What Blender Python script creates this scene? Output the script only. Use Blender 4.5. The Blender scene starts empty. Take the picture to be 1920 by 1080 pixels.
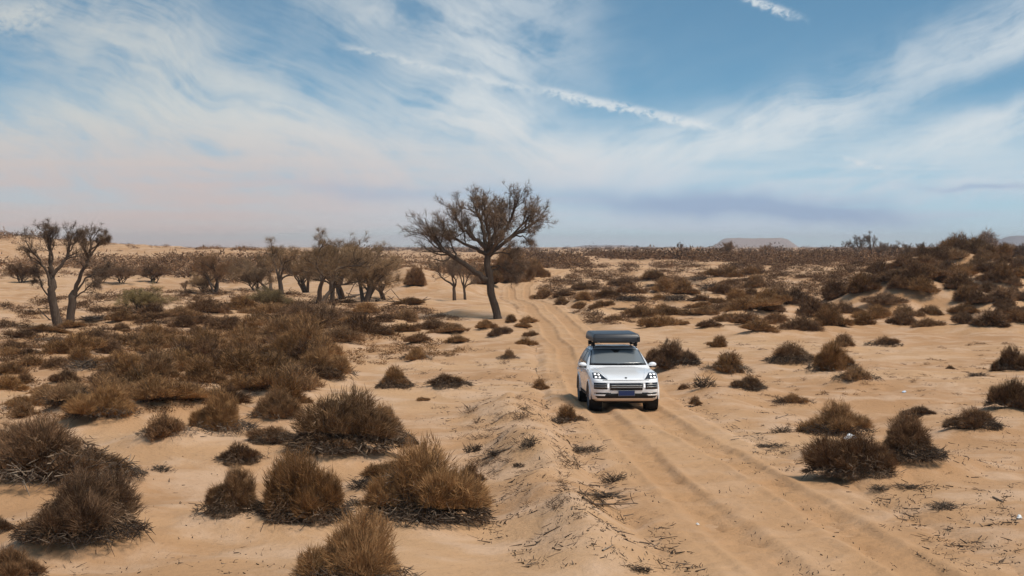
import bpy, math, random
import numpy as np
from mathutils import Vector, Matrix
from mathutils.bvhtree import BVHTree

# ------------------------------------------------------------------ camera, sky, sun, exposure
scene = bpy.context.scene
COL = scene.collection
F = 3200.0                    # focal length in pixels of a 1920 wide frame
HOR = 462.0                   # height of the true horizon in that frame
CAMZ = 4.65
PITCH = math.atan((540.0 - HOR) / F)

cam_data = bpy.data.cameras.new('camera')
cam = bpy.data.objects.new('camera', cam_data)
COL.objects.link(cam)
cam.location = (0, 0, CAMZ)
cam.rotation_euler = (math.pi / 2 - PITCH, 0, 0)
cam_data.sensor_width = 36.0
cam_data.lens = F / 1920.0 * 36.0
cam_data.clip_end = 20000
scene.camera = cam

SUN_EL = math.radians(60)
SUN_AZ = math.radians(120)     # clockwise from +Y: high on the right
sun_data = bpy.data.lights.new('sun', 'SUN')
sun_data.energy = 3.5
sun_data.angle = math.radians(18)
sun_data.color = (1.0, 0.90, 0.78)
sun = bpy.data.objects.new('sun', sun_data)
COL.objects.link(sun)
sd = Vector((math.sin(SUN_AZ) * math.cos(SUN_EL), math.cos(SUN_AZ) * math.cos(SUN_EL), math.sin(SUN_EL)))
sun.rotation_euler = sd.to_track_quat('Z', 'Y').to_euler()
sun.location = (0, 0, 60)

scene.view_settings.view_transform = 'Standard'
scene.view_settings.look = 'None'
scene.view_settings.exposure = 0.0
scene.view_settings.gamma = 1.0
scene.view_settings.use_curve_mapping = False
scene.render.engine = 'CYCLES'
scene.cycles.max_bounces = 3
scene.cycles.transparent_max_bounces = 4
scene.cycles.adaptive_threshold = 0.02


class NT:
    """small helper that writes node trees as expressions"""
    def __init__(self, tree):
        self.t = tree
        tree.nodes.clear()

    def n(self, typ, **kw):
        nd = self.t.nodes.new(typ)
        for k, v in kw.items():
            setattr(nd, k, v)
        return nd

    def put(self, sock, v):
        if isinstance(v, bpy.types.NodeSocket):
            self.t.links.new(v, sock)
        elif isinstance(v, (tuple, list)) and len(v) == 3 and sock.type == 'RGBA':
            sock.default_value = (*v, 1)
        else:
            sock.default_value = v

    def m(self, op, a, b=None, c=None, clamp=False):
        nd = self.n('ShaderNodeMath', operation=op, use_clamp=clamp)
        self.put(nd.inputs[0], a)
        if b is not None:
            self.put(nd.inputs[1], b)
        if c is not None:
            self.put(nd.inputs[2], c)
        return nd.outputs[0]

    def mix(self, fac, a, b, blend='MIX'):
        nd = self.n('ShaderNodeMix', data_type='RGBA', blend_type=blend)
        self.put(nd.inputs['Factor'], fac)
        self.put(nd.inputs[6], a)
        self.put(nd.inputs[7], b)
        return nd.outputs[2]

    def noise(self, vec, scale, detail=4, rough=0.55, dist=0.0):
        nd = self.n('ShaderNodeTexNoise')
        if vec is not None:
            self.put(nd.inputs['Vector'], vec)
        nd.inputs['Scale'].default_value = scale
        nd.inputs['Detail'].default_value = detail
        nd.inputs['Roughness'].default_value = rough
        nd.inputs['Distortion'].default_value = dist
        return nd.outputs['Fac']

    def comb(self, x, y, z=0.0):
        nd = self.n('ShaderNodeCombineXYZ')
        self.put(nd.inputs[0], x); self.put(nd.inputs[1], y); self.put(nd.inputs[2], z)
        return nd.outputs[0]

    def step(self, v, a, b, lo=0.0, hi=1.0):
        nd = self.n('ShaderNodeMapRange', interpolation_type='SMOOTHSTEP')
        self.put(nd.inputs[0], v)
        for i, q in enumerate((a, b, lo, hi)):
            nd.inputs[i + 1].default_value = q
        return nd.outputs[0]

    def ramp(self, fac, stops):
        nd = self.n('ShaderNodeValToRGB')
        el = nd.color_ramp.elements
        el[0].position, el[0].color = stops[0][0], (*stops[0][1], 1)
        el[1].position, el[1].color = stops[-1][0], (*stops[-1][1], 1)
        for p, c in stops[1:-1]:
            e = el.new(p); e.color = (*c, 1)
        self.put(nd.inputs[0], fac)
        return nd.outputs[0]


def srgb(r, g, b):
    f = lambda c: c / 255 / 12.92 if c <= 10.3 else ((c / 255 + 0.055) / 1.055) ** 2.4
    return (f(r), f(g), f(b))


def make_world():
    w = bpy.data.worlds.new('World')
    scene.world = w
    w.use_nodes = True
    w.cycles.sampling_method = 'MANUAL'
    w.cycles.sample_map_resolution = 128
    t = NT(w.node_tree)
    tc = t.n('ShaderNodeTexCoord')
    sep = t.n('ShaderNodeSeparateXYZ')
    t.put(sep.inputs[0], tc.outputs['Generated'])
    X, Y, Z = sep.outputs
    zc = t.m('MAXIMUM', Z, 0.0)
    # clear air: physical sky, looked up a little higher than the line of sight because the
    # desert air in the photograph stays blue almost down to the horizon
    stretch = t.n('ShaderNodeVectorMath', operation='NORMALIZE')
    t.put(stretch.inputs[0], t.comb(X, Y, t.m('ADD', t.m('MULTIPLY', zc, 2.6), 0.06)))
    sky = t.n('ShaderNodeTexSky', sky_type='NISHITA')
    sky.sun_disc = False
    sky.sun_elevation = SUN_EL
    sky.sun_rotation = SUN_AZ
    sky.air_density = 1.0
    sky.dust_density = 0.6
    sky.ozone_density = 2.0
    sky.altitude = 900
    t.put(sky.inputs[0], stretch.outputs[0])
    clear = t.mix(1.0, sky.outputs[0], (0.104, 0.141, 0.127), 'MULTIPLY')
    # direction as azimuth / elevation, in units of the pictured span
    az = t.m('ARCTAN2', X, Y)
    el = t.m('ARCSINE', zc)
    U = t.m('MULTIPLY', az, F)        # "pixels" right of straight ahead
    V = t.m('MULTIPLY', el, F)        # "pixels" above the horizon
    q = t.comb(t.m('MULTIPLY', az, 10.0), t.m('MULTIPLY', el, 10.0), 3.7)
    warp = t.n('ShaderNodeTexNoise')
    t.put(warp.inputs['Vector'], q)
    warp.inputs['Scale'].default_value = 1.3
    warp.inputs['Detail'].default_value = 3
    wsep = t.n('ShaderNodeSeparateXYZ')
    t.put(wsep.inputs[0], warp.outputs['Color'])
    wx = t.m('MULTIPLY', t.m('SUBTRACT', wsep.outputs[0], 0.5), 190.0)
    wy = t.m('MULTIPLY', t.m('SUBTRACT', wsep.outputs[1], 0.5), 110.0)
    Uw = t.m('ADD', U, wx)
    Vw = t.m('ADD', V, wy)

    def blob(px, py, rx, ry, tilt, amp, u=Uw, v=Vw):
        cx, cy = px - 960.0, HOR - py
        c, s = math.cos(math.radians(tilt)), math.sin(math.radians(tilt))
        du = t.m('SUBTRACT', u, cx); dv = t.m('SUBTRACT', v, cy)
        a = t.m('ADD', t.m('MULTIPLY', du, c / rx), t.m('MULTIPLY', dv, s / rx))
        b = t.m('SUBTRACT', t.m('MULTIPLY', dv, c / ry), t.m('MULTIPLY', du, s / ry))
        r2 = t.m('ADD', t.m('MULTIPLY', a, a), t.m('MULTIPLY', b, b))
        return t.m('MULTIPLY', t.m('EXPONENT', t.m('MULTIPLY', r2, -1.0)), amp)

    def add(l):
        r = l[0]
        for k in l[1:]:
            r = t.m('ADD', r, k)
        return r

    veil = add([
        blob(330, 130, 340, 105, -30, 0.72), blob(90, 265, 270, 62, 4, 0.75), blob(560, 262, 260, 48, -8, 0.55), blob(350, 230, 700, 170, 0, 0.18), blob(260, 335, 560, 46, 0, 0.55),
        blob(930, 95, 150, 130, 20, 0.80), blob(960, 240, 190, 46, -14, 0.95), blob(700, 20, 110, 45, 0, 0.45),
        blob(1180, 280, 160, 36, 10, 0.75), blob(1440, 255, 190, 40, 17, 1.0), blob(1840, 85, 210, 48, 14, 0.72),
        blob(1880, 235, 190, 30, 8, 0.70), blob(1690, 300, 190, 32, 12, 0.50), blob(1750, 350, 300, 26, 3, 0.55),
    ])
    # the rest of the sky carries the same thin cirrus
    rest = t.m('MULTIPLY', t.step(wsep.outputs[2], 0.48, 0.68), t.step(V, 430, 900))
    rest = t.m('MULTIPLY', rest, 0.7)
    # fibres: falling to the right over the left half, rising to the right over the other
    def fibre(tilt, z):
        c, s_ = math.cos(math.radians(tilt)), math.sin(math.radians(tilt))
        fa = t.m('ADD', t.m('MULTIPLY', Uw, c), t.m('MULTIPLY', Vw, s_))
        fb = t.m('SUBTRACT', t.m('MULTIPLY', Vw, c), t.m('MULTIPLY', Uw, s_))
        return t.noise(t.comb(t.m('MULTIPLY', fa, 0.0042), t.m('MULTIPLY', fb, 0.022), z), 1.0, 6, 0.62, 0.0)
    side = t.step(U, -150, 350)
    fib = t.m('ADD', t.m('MULTIPLY', fibre(-24, 0.0), t.m('SUBTRACT', 1.0, side)), t.m('MULTIPLY', fibre(20, 5.0), side))
    fluff = t.noise(q, 3.2, 4, 0.6, 0.3)
    tex = t.m('ADD', t.m('MULTIPLY', t.step(fib, 0.34, 0.66), 0.85), t.m('MULTIPLY', t.step(fluff, 0.34, 0.66), 0.5))
    dens = t.m('MULTIPLY', t.m('ADD', veil, rest), t.m('ADD', tex, 0.10))
    # low haze of stratus in long level bands
    band = t.noise(t.comb(t.m('MULTIPLY', az, 5.0), t.m('MULTIPLY', el, 75.0), 1.3), 1.0, 4, 0.58, 0.4)
    low = t.m('MULTIPLY', t.step(V, 300, 110), 1.0)
    low = t.m('MULTIPLY', low, t.step(U, 500, -700, 1.0, 1.5))
    stratus = t.m('MULTIPLY', low, t.m('ADD', t.m('ADD', 0.18, t.step(V, 120, 0, 0, 0.45)), t.m('MULTIPLY', t.step(band, 0.34, 0.66), 0.45)))
    # contrails, knotted by the wind
    puff = t.noise(t.comb(t.m('MULTIPLY', U, 0.045), t.m('MULTIPLY', V, 0.06), 0.4), 1.0, 5, 0.65, 0.5)
    pj = t.m('MULTIPLY', t.m('SUBTRACT', puff, 0.5), 26.0)

    def trail(x0, y0, x1, y1, wd, amp):
        ax, ay, bx, by = x0 - 960, HOR - y0, x1 - 960, HOR - y1
        L = math.hypot(bx - ax, by - ay)
        dx, dy = (bx - ax) / L, (by - ay) / L
        du = t.m('SUBTRACT', U, ax); dv = t.m('ADD', t.m('SUBTRACT', V, ay), pj)
        s = t.m('ADD', t.m('MULTIPLY', du, dx), t.m('MULTIPLY', dv, dy))
        d = t.m('DIVIDE', t.m('SUBTRACT', t.m('MULTIPLY', dv, dx), t.m('MULTIPLY', du, dy)), wd)
        g = t.m('EXPONENT', t.m('MULTIPLY', t.m('MULTIPLY', d, d), -1.0))
        e = t.m('MULTIPLY', t.step(s, -20, 40), t.step(s, L + 20, L - 60))
        return t.m('MULTIPLY', t.m('MULTIPLY', g, e), t.m('MULTIPLY', t.step(puff, 0.30, 0.62), amp))
    trails = add([trail(640, 88, 1010, 172, 6, 0.40), trail(1010, 168, 1345, 243, 7, 0.95), trail(1350, -12, 1500, 45, 6, 0.80),
                  trail(1570, 297, 1650, 322, 4, 0.6), trail(-60, 60, 130, 45, 24, 0.62)])
    dens = t.m('SUBTRACT', 1.0, t.m('EXPONENT', t.m('MULTIPLY', add([dens, stratus, t.m('MULTIPLY', trails, 1.35)]), -1.6)))
    # cloud colour: white aloft, rosy low on the left, lavender low on the right
    rose = t.m('MULTIPLY', t.step(V, 280, 40), t.step(U, 480, -600))
    lav = t.m('MULTIPLY', t.step(V, 190, 30), t.step(U, -700, 500))
    cc = t.mix(t.step(U, -900, 300), srgb(210, 212, 208), srgb(222, 228, 231))
    cc = t.mix(rose, cc, srgb(212, 186, 178))
    cc = t.mix(lav, cc, srgb(204, 207, 222))
    col = t.mix(dens, clear, cc)
    # shaded grey-blue bank low on the right
    bank = add([blob(1330, 384, 330, 24, -3, 1.1), blob(1560, 405, 150, 14, -6, 0.5), blob(700, 362, 200, 12, -2, 0.4), blob(1830, 347, 120, 5, 2, 0.7)])
    bank = t.m('MULTIPLY', t.m('MINIMUM', bank, 1.0), 0.85)
    col = t.mix(t.m('MULTIPLY', bank, t.step(band, 0.2, 0.5)), col, srgb(152, 174, 204))
    bg = t.n('ShaderNodeBackground')
    t.put(bg.inputs[0], col)
    bg.inputs[1].default_value = 1.0
    out = t.n('ShaderNodeOutputWorld')
    t.put(out.inputs[0], bg.outputs[0])


make_world()

# ------------------------------------------------------------------ helpers
rng = np.random.default_rng(7)


def new_mat(name):
    m = bpy.data.materials.new(name)
    m.use_nodes = True
    t = NT(m.node_tree)
    out = t.n('ShaderNodeOutputMaterial')
    b = t.n('ShaderNodeBsdfPrincipled')
    t.put(out.inputs[0], b.outputs[0])
    return m, t, b


def simple_mat(name, color, rough=0.5, metal=0.0, coat=0.0, spec=0.5, vary=0.0):
    m, t, b = new_mat(name)
    c = color
    if vary:
        tc = t.n('ShaderNodeTexCoord')
        nz = t.noise(tc.outputs['Object'], 5.0, 4)
        c = t.mix(t.m('MULTIPLY', nz, vary), color, tuple(x * 0.45 for x in color))
    t.put(b.inputs['Base Color'], c)
    b.inputs['Roughness'].default_value = rough
    b.inputs['Metallic'].default_value = metal
    b.inputs['Coat Weight'].default_value = coat
    b.inputs['Specular IOR Level'].default_value = spec
    return m


def mesh_np(name, v, tris=None, quads=None, attrs=None, smooth=False):
    """mesh from numpy arrays of vertices, triangles and quads"""
    me = bpy.data.meshes.new(name)
    v = np.asarray(v, np.float32)
    nt = 0 if tris is None else len(tris)
    nq = 0 if quads is None else len(quads)
    me.vertices.add(len(v))
    me.vertices.foreach_set('co', v.ravel())
    idx = []
    if nt:
        idx.append(np.asarray(tris, np.int32).ravel())
    if nq:
        idx.append(np.asarray(quads, np.int32).ravel())
    idx = np.concatenate(idx)
    me.loops.add(len(idx))
    me.loops.foreach_set('vertex_index', idx)
    me.polygons.add(nt + nq)
    starts = np.concatenate([np.arange(nt) * 3, nt * 3 + np.arange(nq) * 4]).astype(np.int32)
    me.polygons.foreach_set('loop_start', starts)
    if attrs:
        for k, a in attrs.items():
            at = me.attributes.new(k, 'FLOAT', 'POINT')
            at.data.foreach_set('value', np.asarray(a, np.float32))
    me.update(calc_edges=True)
    if smooth:
        me.polygons.foreach_set('use_smooth', np.ones(nt + nq, bool))
    return me


def obj(name, me, mat=None, parent=None, loc=None):
    o = bpy.data.objects.new(name, me)
    if mat is not None and me is not None and len(me.materials) == 0:
        me.materials.append(mat)
    COL.objects.link(o)
    if parent is not None:
        o.parent = parent
    if loc is not None:
        o.location = loc
    if name in ('dead_sticks', 'twigs', 'crown', 'side_twigs'):
        o['kind'] = 'stuff'          # too fine to pick apart
    return o


def own_mat(o, mat):
    """material on the object, so that alike meshes can be shared"""
    o.material_slots[0].link = 'OBJECT'
    o.material_slots[0].material = mat
    return o


def tag(o, label, cat=None, group=None, kind=None):
    o['label'] = label
    if cat:
        o['category'] = cat
    if group:
        o['group'] = group
    if kind:
        o['kind'] = kind
    return o


def empty(name, loc, rz=0.0, sc=(1, 1, 1)):
    o = bpy.data.objects.new(name, None)
    COL.objects.link(o)
    o.location = loc
    o.rotation_euler = (0, 0, rz)
    o.scale = sc
    o.empty_display_size = 0.2
    return o


def _h(ix, iy, s):
    n = (ix.astype(np.int64) * 374761393 + iy.astype(np.int64) * 668265263 + s * 974634777) & 0xffffffff
    n = ((n ^ (n >> 13)) * 1274126177) & 0xffffffff
    n = n ^ (n >> 16)
    return (n & 0xffff) / 32767.5 - 1.0


def vnoise(x, y, s=0):
    ix, iy = np.floor(x), np.floor(y)
    fx, fy = x - ix, y - iy
    fx = fx * fx * fx * (fx * (fx * 6 - 15) + 10)
    fy = fy * fy * fy * (fy * (fy * 6 - 15) + 10)
    ix = ix.astype(np.int64); iy = iy.astype(np.int64)
    a, b, c, d = _h(ix, iy, s), _h(ix + 1, iy, s), _h(ix, iy + 1, s), _h(ix + 1, iy + 1, s)
    return (a * (1 - fx) + b * fx) * (1 - fy) + (c * (1 - fx) + d * fx) * fy


def fbm(x, y, s=0, o=4):
    r, a = 0.0, 1.0
    for k in range(o):
        r = r + a * vnoise(x, y, s + k * 11)
        x, y, a = x * 2.03 + 5.1, y * 2.03 + 1.7, a * 0.5
    return r


def sstep(x, a, b):
    t = np.clip((x - a) / (b - a), 0, 1)
    return t * t * (3 - 2 * t)


# ------------------------------------------------------------------ the lie of the land
# centre line of the track: (distance, x, half width)
TRACK = np.array([(-60, 12.0, 2.5), (0, 6.5, 2.4), (24.3, 4.68, 2.35), (34, 4.02, 2.1), (48, 3.12, 1.9), (62, 2.95, 1.75), (76, 3.00, 1.7), (95, 2.75, 1.6),
                  (109, 2.35, 1.6), (125, 2.0, 1.7), (140, 1.45, 1.75), (155, 1.0, 1.8), (170, 0.7, 1.8), (190, 1.0, 1.7), (215, 3.0, 1.7), (245, 8.0, 1.7), (280, 18.0, 1.7)])


def track_x(y):
    y = np.asarray(y, float)
    # smoothed interpolation of the centre line
    r = 0
    for k, w in ((-5, .2), (-2.5, .2), (0, .2), (2.5, .2), (5, .2)):
        r = r + w * np.interp(y + k, TRACK[:, 0], TRACK[:, 1])
    return r


def track_w(y):
    return np.interp(y, TRACK[:, 0], TRACK[:, 2])


HILLS = [  # x, y, rx, ry, height, turn
    (50.0, 185, 15, 24, 3.3, 0.0),
    (41.0, 150, 7, 12, 1.5, 0.3),
    (29.0, 126, 5.5, 9, 2.1, -0.2),
    (35.0, 118, 5.0, 6, 1.2, 0.2),
    (-9.8, 172, 6.0, 20, 2.1, 0.1),
    (-16.0, 200, 8.0, 18, 1.3, 0.0),
    (-125, 390, 22, 40, 3.6, 0.0),
    (-2.0, 113, 3.2, 5, 0.35, 0.0),
    (-7.5, 38, 2.6, 3.0, 0.55, 0.4),
    (-4.2, 38.5, 1.6, 2.6, 0.35, 0.0),
    (-9.2, 45, 3.0, 2.4, 0.5, 0.0),
    (-2.0, 31.5, 1.6, 2.0, 0.3, 0.0),
    (7.8, 36.0, 1.7, 2.2, 0.45, 0.0),
    (-7.2, 27.5, 1.5, 1.6, 0.25, 0.0),
]


def h_base(x, y):
    """dunes and undulation, before the bush mounds"""
    x = np.asarray(x, float); y = np.asarray(y, float)
    far = sstep(y, 60, 160)
    z = fbm(x / 9.0, y / 11.0, 3, 3) * (0.17 + 0.12 * far) + fbm(x / 31.0, y / 40.0, 9, 2) * (0.06 + 0.38 * far)
    z = z + fbm(x / 2.3, y / 2.6, 21, 3) * (0.07 + 0.06 * sstep(y, 60, 140))
    z = z + np.abs(fbm(x / 0.9, y / 1.1, 25, 2)) * 0.06 * sstep(vnoise(x / 6, y / 7, 27), -0.2, 0.5)
    z = z + 1.75 * sstep(y, 95, 380)
    for hx, hy, rx, ry, hh, a in HILLS:
        c, s = math.cos(a), math.sin(a)
        dx, dy = x - hx, y - hy
        u, v = (dx * c + dy * s) / rx, (dy * c - dx * s) / ry
        z = z + hh * np.exp(-(u * u + v * v)) * (1 + 0.16 * fbm(x / (rx * 0.5), y / (rx * 0.5), 31, 3))
    # sand ridge on the left skyline
    ridge = np.exp(-((y - 430 - 0.12 * x) / 60.0) ** 2) * sstep(-x, 40, 66)
    z = z + ridge * (2.5 + 0.75 * fbm(x / 16.0, y / 60.0, 51, 3))
    # bank of spoil on the near left of the track
    tx = track_x(y)
    d = x - tx
    bank = np.exp(-((d + 3.35) / 0.95) ** 2) * sstep(y, 22, 29) * sstep(y, 52, 45)
    z = z + bank * 0.52 * (1 + 0.4 * fbm(x * 0.9, y * 0.5, 61, 2))
    bank2 = np.exp(-((d - 3.3) / 1.0) ** 2) * sstep(y, 40, 50) * sstep(y, 130, 110)
    z = z + bank2 * 0.18 + np.exp(-((d - 3.0) / 1.0) ** 2) * sstep(y, 95, 115) * sstep(y, 180, 160) * 0.35
    return z


_ty = np.arange(-60, 300, 2.0)
_tz = h_base(track_x(_ty), _ty)
_k = np.hanning(17); _k /= _k.sum()
_tz = np.convolve(np.pad(_tz, 8, mode='edge'), _k, mode='valid')
_tz = _tz * sstep(_ty, 75, 130) + 0.06


def track_blend(x, y):
    d = np.abs(x - track_x(y))
    w = track_w(y)
    return 1 - sstep(d, w * 0.72, w + 1.3)


MOUNDS = []          # x, y, r, h   filled while the shrubs are placed


def h_ground(x, y, mounds=True):
    x = np.asarray(x, float); y = np.asarray(y, float)
    z = h_base(x, y)
    if mounds and MOUNDS:
        for mx, my, r, hh in MOUNDS:
            sel = (np.abs(x - mx) < 2.6 * r) & (np.abs(y - my) < 2.6 * r)
            if sel.any():
                dx, dy = x[sel] - mx, y[sel] - my
                z[sel] += hh * np.exp(-((dx * dx + dy * dy) / (r * r)) ** 1.25)
    near_tr = (y > -59) & (y < 285)
    b = track_blend(x, y) * near_tr
    return z * (1 - b) + np.interp(y, _ty, _tz) * b


def hz(x, y, mounds=True):
    return float(h_ground(np.array([x], float), np.array([y], float), mounds)[0])


def ray(px, py):
    dx, dv = (px - 960.0) / F, -(py - 540.0) / F
    c, s = math.cos(PITCH), math.sin(PITCH)
    return np.array([dx, c + dv * s, dv * c - s])


_tt = np.concatenate([np.linspace(18, 80, 800), np.linspace(80.2, 300, 1000), np.linspace(301, 1200, 600)])
_cols = {}


def ground_at(px, py):
    """the first point of the ground (before bush mounds) seen through a pixel of the photograph"""
    k = int(round(px / 8.0))
    if k not in _cols:
        d = ray(k * 8.0, HOR)
        x, y = d[0] * _tt, d[1] * _tt
        _cols[k] = np.maximum.accumulate((h_ground(x.copy(), y.copy(), False) - CAMZ) / _tt)
    d = ray(px, py)
    i = int(np.searchsorted(_cols[k], d[2] / d[1]))
    if i >= len(_tt):
        return None
    return float(d[0] / d[1] * _tt[i]), float(_tt[i])


# ------------------------------------------------------------------ materials of the land
def sand_material():
    m, t, b = new_mat('sand')
    g = t.n('ShaderNodeNewGeometry')
    P = g.outputs['Position']
    at = t.n('ShaderNodeAttribute', attribute_name='track')
    tr = at.outputs['Fac']
    big = t.noise(P, 0.07, 4, 0.55)
    mid = t.noise(P, 0.6, 5, 0.6, 0.3)
    fine = t.noise(P, 6.0, 6, 0.65)
    grain = t.noise(P, 38.0, 3, 0.7)
    c = t.mix(t.step(big, 0.38, 0.62), (0.425, 0.237, 0.115), (0.52, 0.320, 0.174))
    c = t.mix(t.m('MULTIPLY', t.step(mid, 0.42, 0.68), 0.65), c, (0.61, 0.420, 0.285))
    c = t.mix(t.m('MULTIPLY', t.m('MINIMUM', tr, 1.0), 0.55), c, (0.50, 0.292, 0.148))
    c = t.mix(t.m('MULTIPLY', t.m('SUBTRACT', tr, 1.0, clamp=True), 0.75), c, (0.41, 0.225, 0.105))
    tr = t.m('MINIMUM', tr, 1.0)
    crumb = t.m('MULTIPLY', t.step(fine, 0.56, 0.74), t.m('SUBTRACT', 0.55, t.m('MULTIPLY', tr, 0.35)))
    c = t.mix(crumb, c, (0.30, 0.175, 0.096))
    speck = t.step(t.noise(P, 17.0, 2, 0.6), 0.68, 0.76)
    c = t.mix(t.m('MULTIPLY', speck, t.m('SUBTRACT', 0.6, t.m('MULTIPLY', tr, 0.45))), c, (0.13, 0.085, 0.05))
    c = t.mix(t.m('MULTIPLY', grain, 0.22), c, (0.38, 0.235, 0.135))
    t.put(b.inputs['Base Color'], c)
    b.inputs['Roughness'].default_value = 0.95
    b.inputs['Specular IOR Level'].default_value = 0.15
    hgt = t.m('ADD', t.m('ADD', t.m('MULTIPLY', mid, 0.20), t.m('MULTIPLY', fine, 0.055)), t.m('MULTIPLY', grain, 0.010))
    bp = t.n('ShaderNodeBump')
    bp.inputs['Strength'].default_value = 0.9
    bp.inputs['Distance'].default_value = 0.8
    t.put(bp.inputs['Height'], hgt)
    t.put(b.inputs['Normal'], bp.outputs[0])
    return m


SAND = sand_material()


def plant_mat(name, stops, rough=0.8, translucent=0.0):
    m, t, b = new_mat(name)
    at = t.n('ShaderNodeAttribute', attribute_name='tone')
    oi = t.n('ShaderNodeObjectInfo')
    f = t.m('ADD', at.outputs['Fac'], t.m('MULTIPLY', t.m('SUBTRACT', oi.outputs['Random'], 0.5), 0.42), clamp=True)
    c = t.ramp(f, stops)
    r2 = t.m('FRACT', t.m('MULTIPLY', oi.outputs['Random'], 7.13))
    lum = t.n('ShaderNodeRGBToBW')
    t.put(lum.inputs[0], c)
    grey = t.mix(1.0, (1.18, 0.98, 0.78), lum.outputs[0], 'MULTIPLY')
    c = t.mix(t.m('MULTIPLY', t.m('MULTIPLY', r2, r2), 0.22), c, grey)
    t.put(b.inputs['Base Color'], c)
    b.inputs['Roughness'].default_value = rough
    b.inputs['Specular IOR Level'].default_value = 0.15
    if translucent:
        tr = t.n('ShaderNodeBsdfTranslucent')
        t.put(tr.inputs[0], c)
        mx = t.n('ShaderNodeMixShader')
        mx.inputs[0].default_value = translucent
        t.put(mx.inputs[1], b.outputs[0]); t.put(mx.inputs[2], tr.outputs[0])
        out = [n for n in t.t.nodes if n.type == 'OUTPUT_MATERIAL'][0]
        t.put(out.inputs[0], mx.outputs[0])
    return m


M_TWIG = plant_mat('dry_twigs', [(0, (0.100, 0.052, 0.022)), (0.45, (0.265, 0.137, 0.056)), (1, (0.52, 0.292, 0.122))], 0.8, 0.25)
M_DARK = plant_mat('dark_twigs', [(0, (0.060, 0.033, 0.018)), (0.5, (0.190, 0.099, 0.047)), (1, (0.39, 0.215, 0.102))], 0.85, 0.18)
M_STICK = plant_mat('dead_sticks', [(0, (0.028, 0.020, 0.015)), (0.55, (0.095, 0.065, 0.045)), (1, (0.30, 0.225, 0.16))], 0.85)
M_HEAP = plant_mat('dead_litter_twigs', [(0, (0.050, 0.030, 0.018)), (0.5, (0.140, 0.082, 0.046)), (1, (0.36, 0.24, 0.150))], 0.85)
M_OLIVE = plant_mat('olive_twigs', [(0, (0.12, 0.072, 0.036)), (0.5, (0.31, 0.190, 0.095)), (1, (0.50, 0.330, 0.175))], 0.8, 0.2)
M_YELLOW = plant_mat('yellow_green_twigs', [(0, (0.10, 0.070, 0.030)), (0.5, (0.26, 0.185, 0.078)), (1, (0.46, 0.345, 0.155))], 0.8, 0.25)
M_BARK = plant_mat('bark', [(0, (0.040, 0.027, 0.019)), (0.5, (0.110, 0.076, 0.054)), (1, (0.22, 0.16, 0.115))], 0.9)
M_TREETWIG = plant_mat('tree_twigs', [(0, (0.075, 0.047, 0.030)), (0.5, (0.21, 0.135, 0.086)), (1, (0.38, 0.26, 0.170))], 0.85, 0.1)


def bark_grain(m):
    t = NT.__new__(NT); t.t = m.node_tree
    b = [n for n in t.t.nodes if n.type == 'BSDF_PRINCIPLED'][0]
    tc = t.n('ShaderNodeTexCoord')
    mp = t.n('ShaderNodeMapping'); mp.inputs['Scale'].default_value = (9, 9, 1.6)
    t.put(mp.inputs[0], tc.outputs['Object'])
    g = t.noise(mp.outputs[0], 1.5, 5, 0.7)
    old = b.inputs['Base Color'].links[0].from_socket
    t.put(b.inputs['Base Color'], t.mix(t.step(g, 0.35, 0.7), old, (0.125, 0.09, 0.066)))
    bp = t.n('ShaderNodeBump'); bp.inputs['Strength'].default_value = 0.8; bp.inputs['Distance'].default_value = 0.06
    t.put(bp.inputs['Height'], g)
    t.put(b.inputs['Normal'], bp.outputs[0])


bark_grain(M_BARK)


# ------------------------------------------------------------------ ground sheet
def build_ground():
    near = np.linspace(-70, 23, 24)[:-1]
    r1 = 23 * np.exp(np.arange(0, math.log(200 / 23), 0.006))
    r2 = 200 * np.exp(np.arange(0.006, math.log(900 / 200), 0.0085))
    r3 = 900 * np.exp(np.linspace(0.03, math.log(6000 / 900), 30))
    ys = np.concatenate([near, r1, r2, r3])
    u = np.linspace(-0.36, 0.36, 310)
    side = 0.36 * np.exp(np.linspace(0.02, math.log(3.2 / 0.36), 46))
    us = np.concatenate([-side[::-1], u, side])
    wy = np.maximum(ys, 23.0)
    X = np.clip(us[None, :] * wy[:, None], -5000 - 100 * np.abs(us)[None, :], 5000 + 100 * np.abs(us)[None, :])
    Y = np.repeat(ys[:, None], len(us), 1)
    Z = h_ground(X.ravel().copy(), Y.ravel().copy()).reshape(X.shape)
    # under the car track's own sheet the ground drops away a little
    b = track_blend(X, Y) * (Y > 15) * (Y < 262)
    Z = Z - 0.10 * sstep(b, 0.25, 0.75)
    n, k = X.shape
    i = np.arange(n * k).reshape(n, k)
    q = np.stack([i[:-1, :-1], i[:-1, 1:], i[1:, 1:], i[1:, :-1]], -1).reshape(-1, 4)
    me = mesh_np('sand_ground', np.stack([X, Y, Z], -1).reshape(-1, 3), quads=q, attrs={'track': (b * 0.7).ravel()}, smooth=True)
    o = obj('sand_ground', me, SAND)
    o['kind'] = 'structure'


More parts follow.
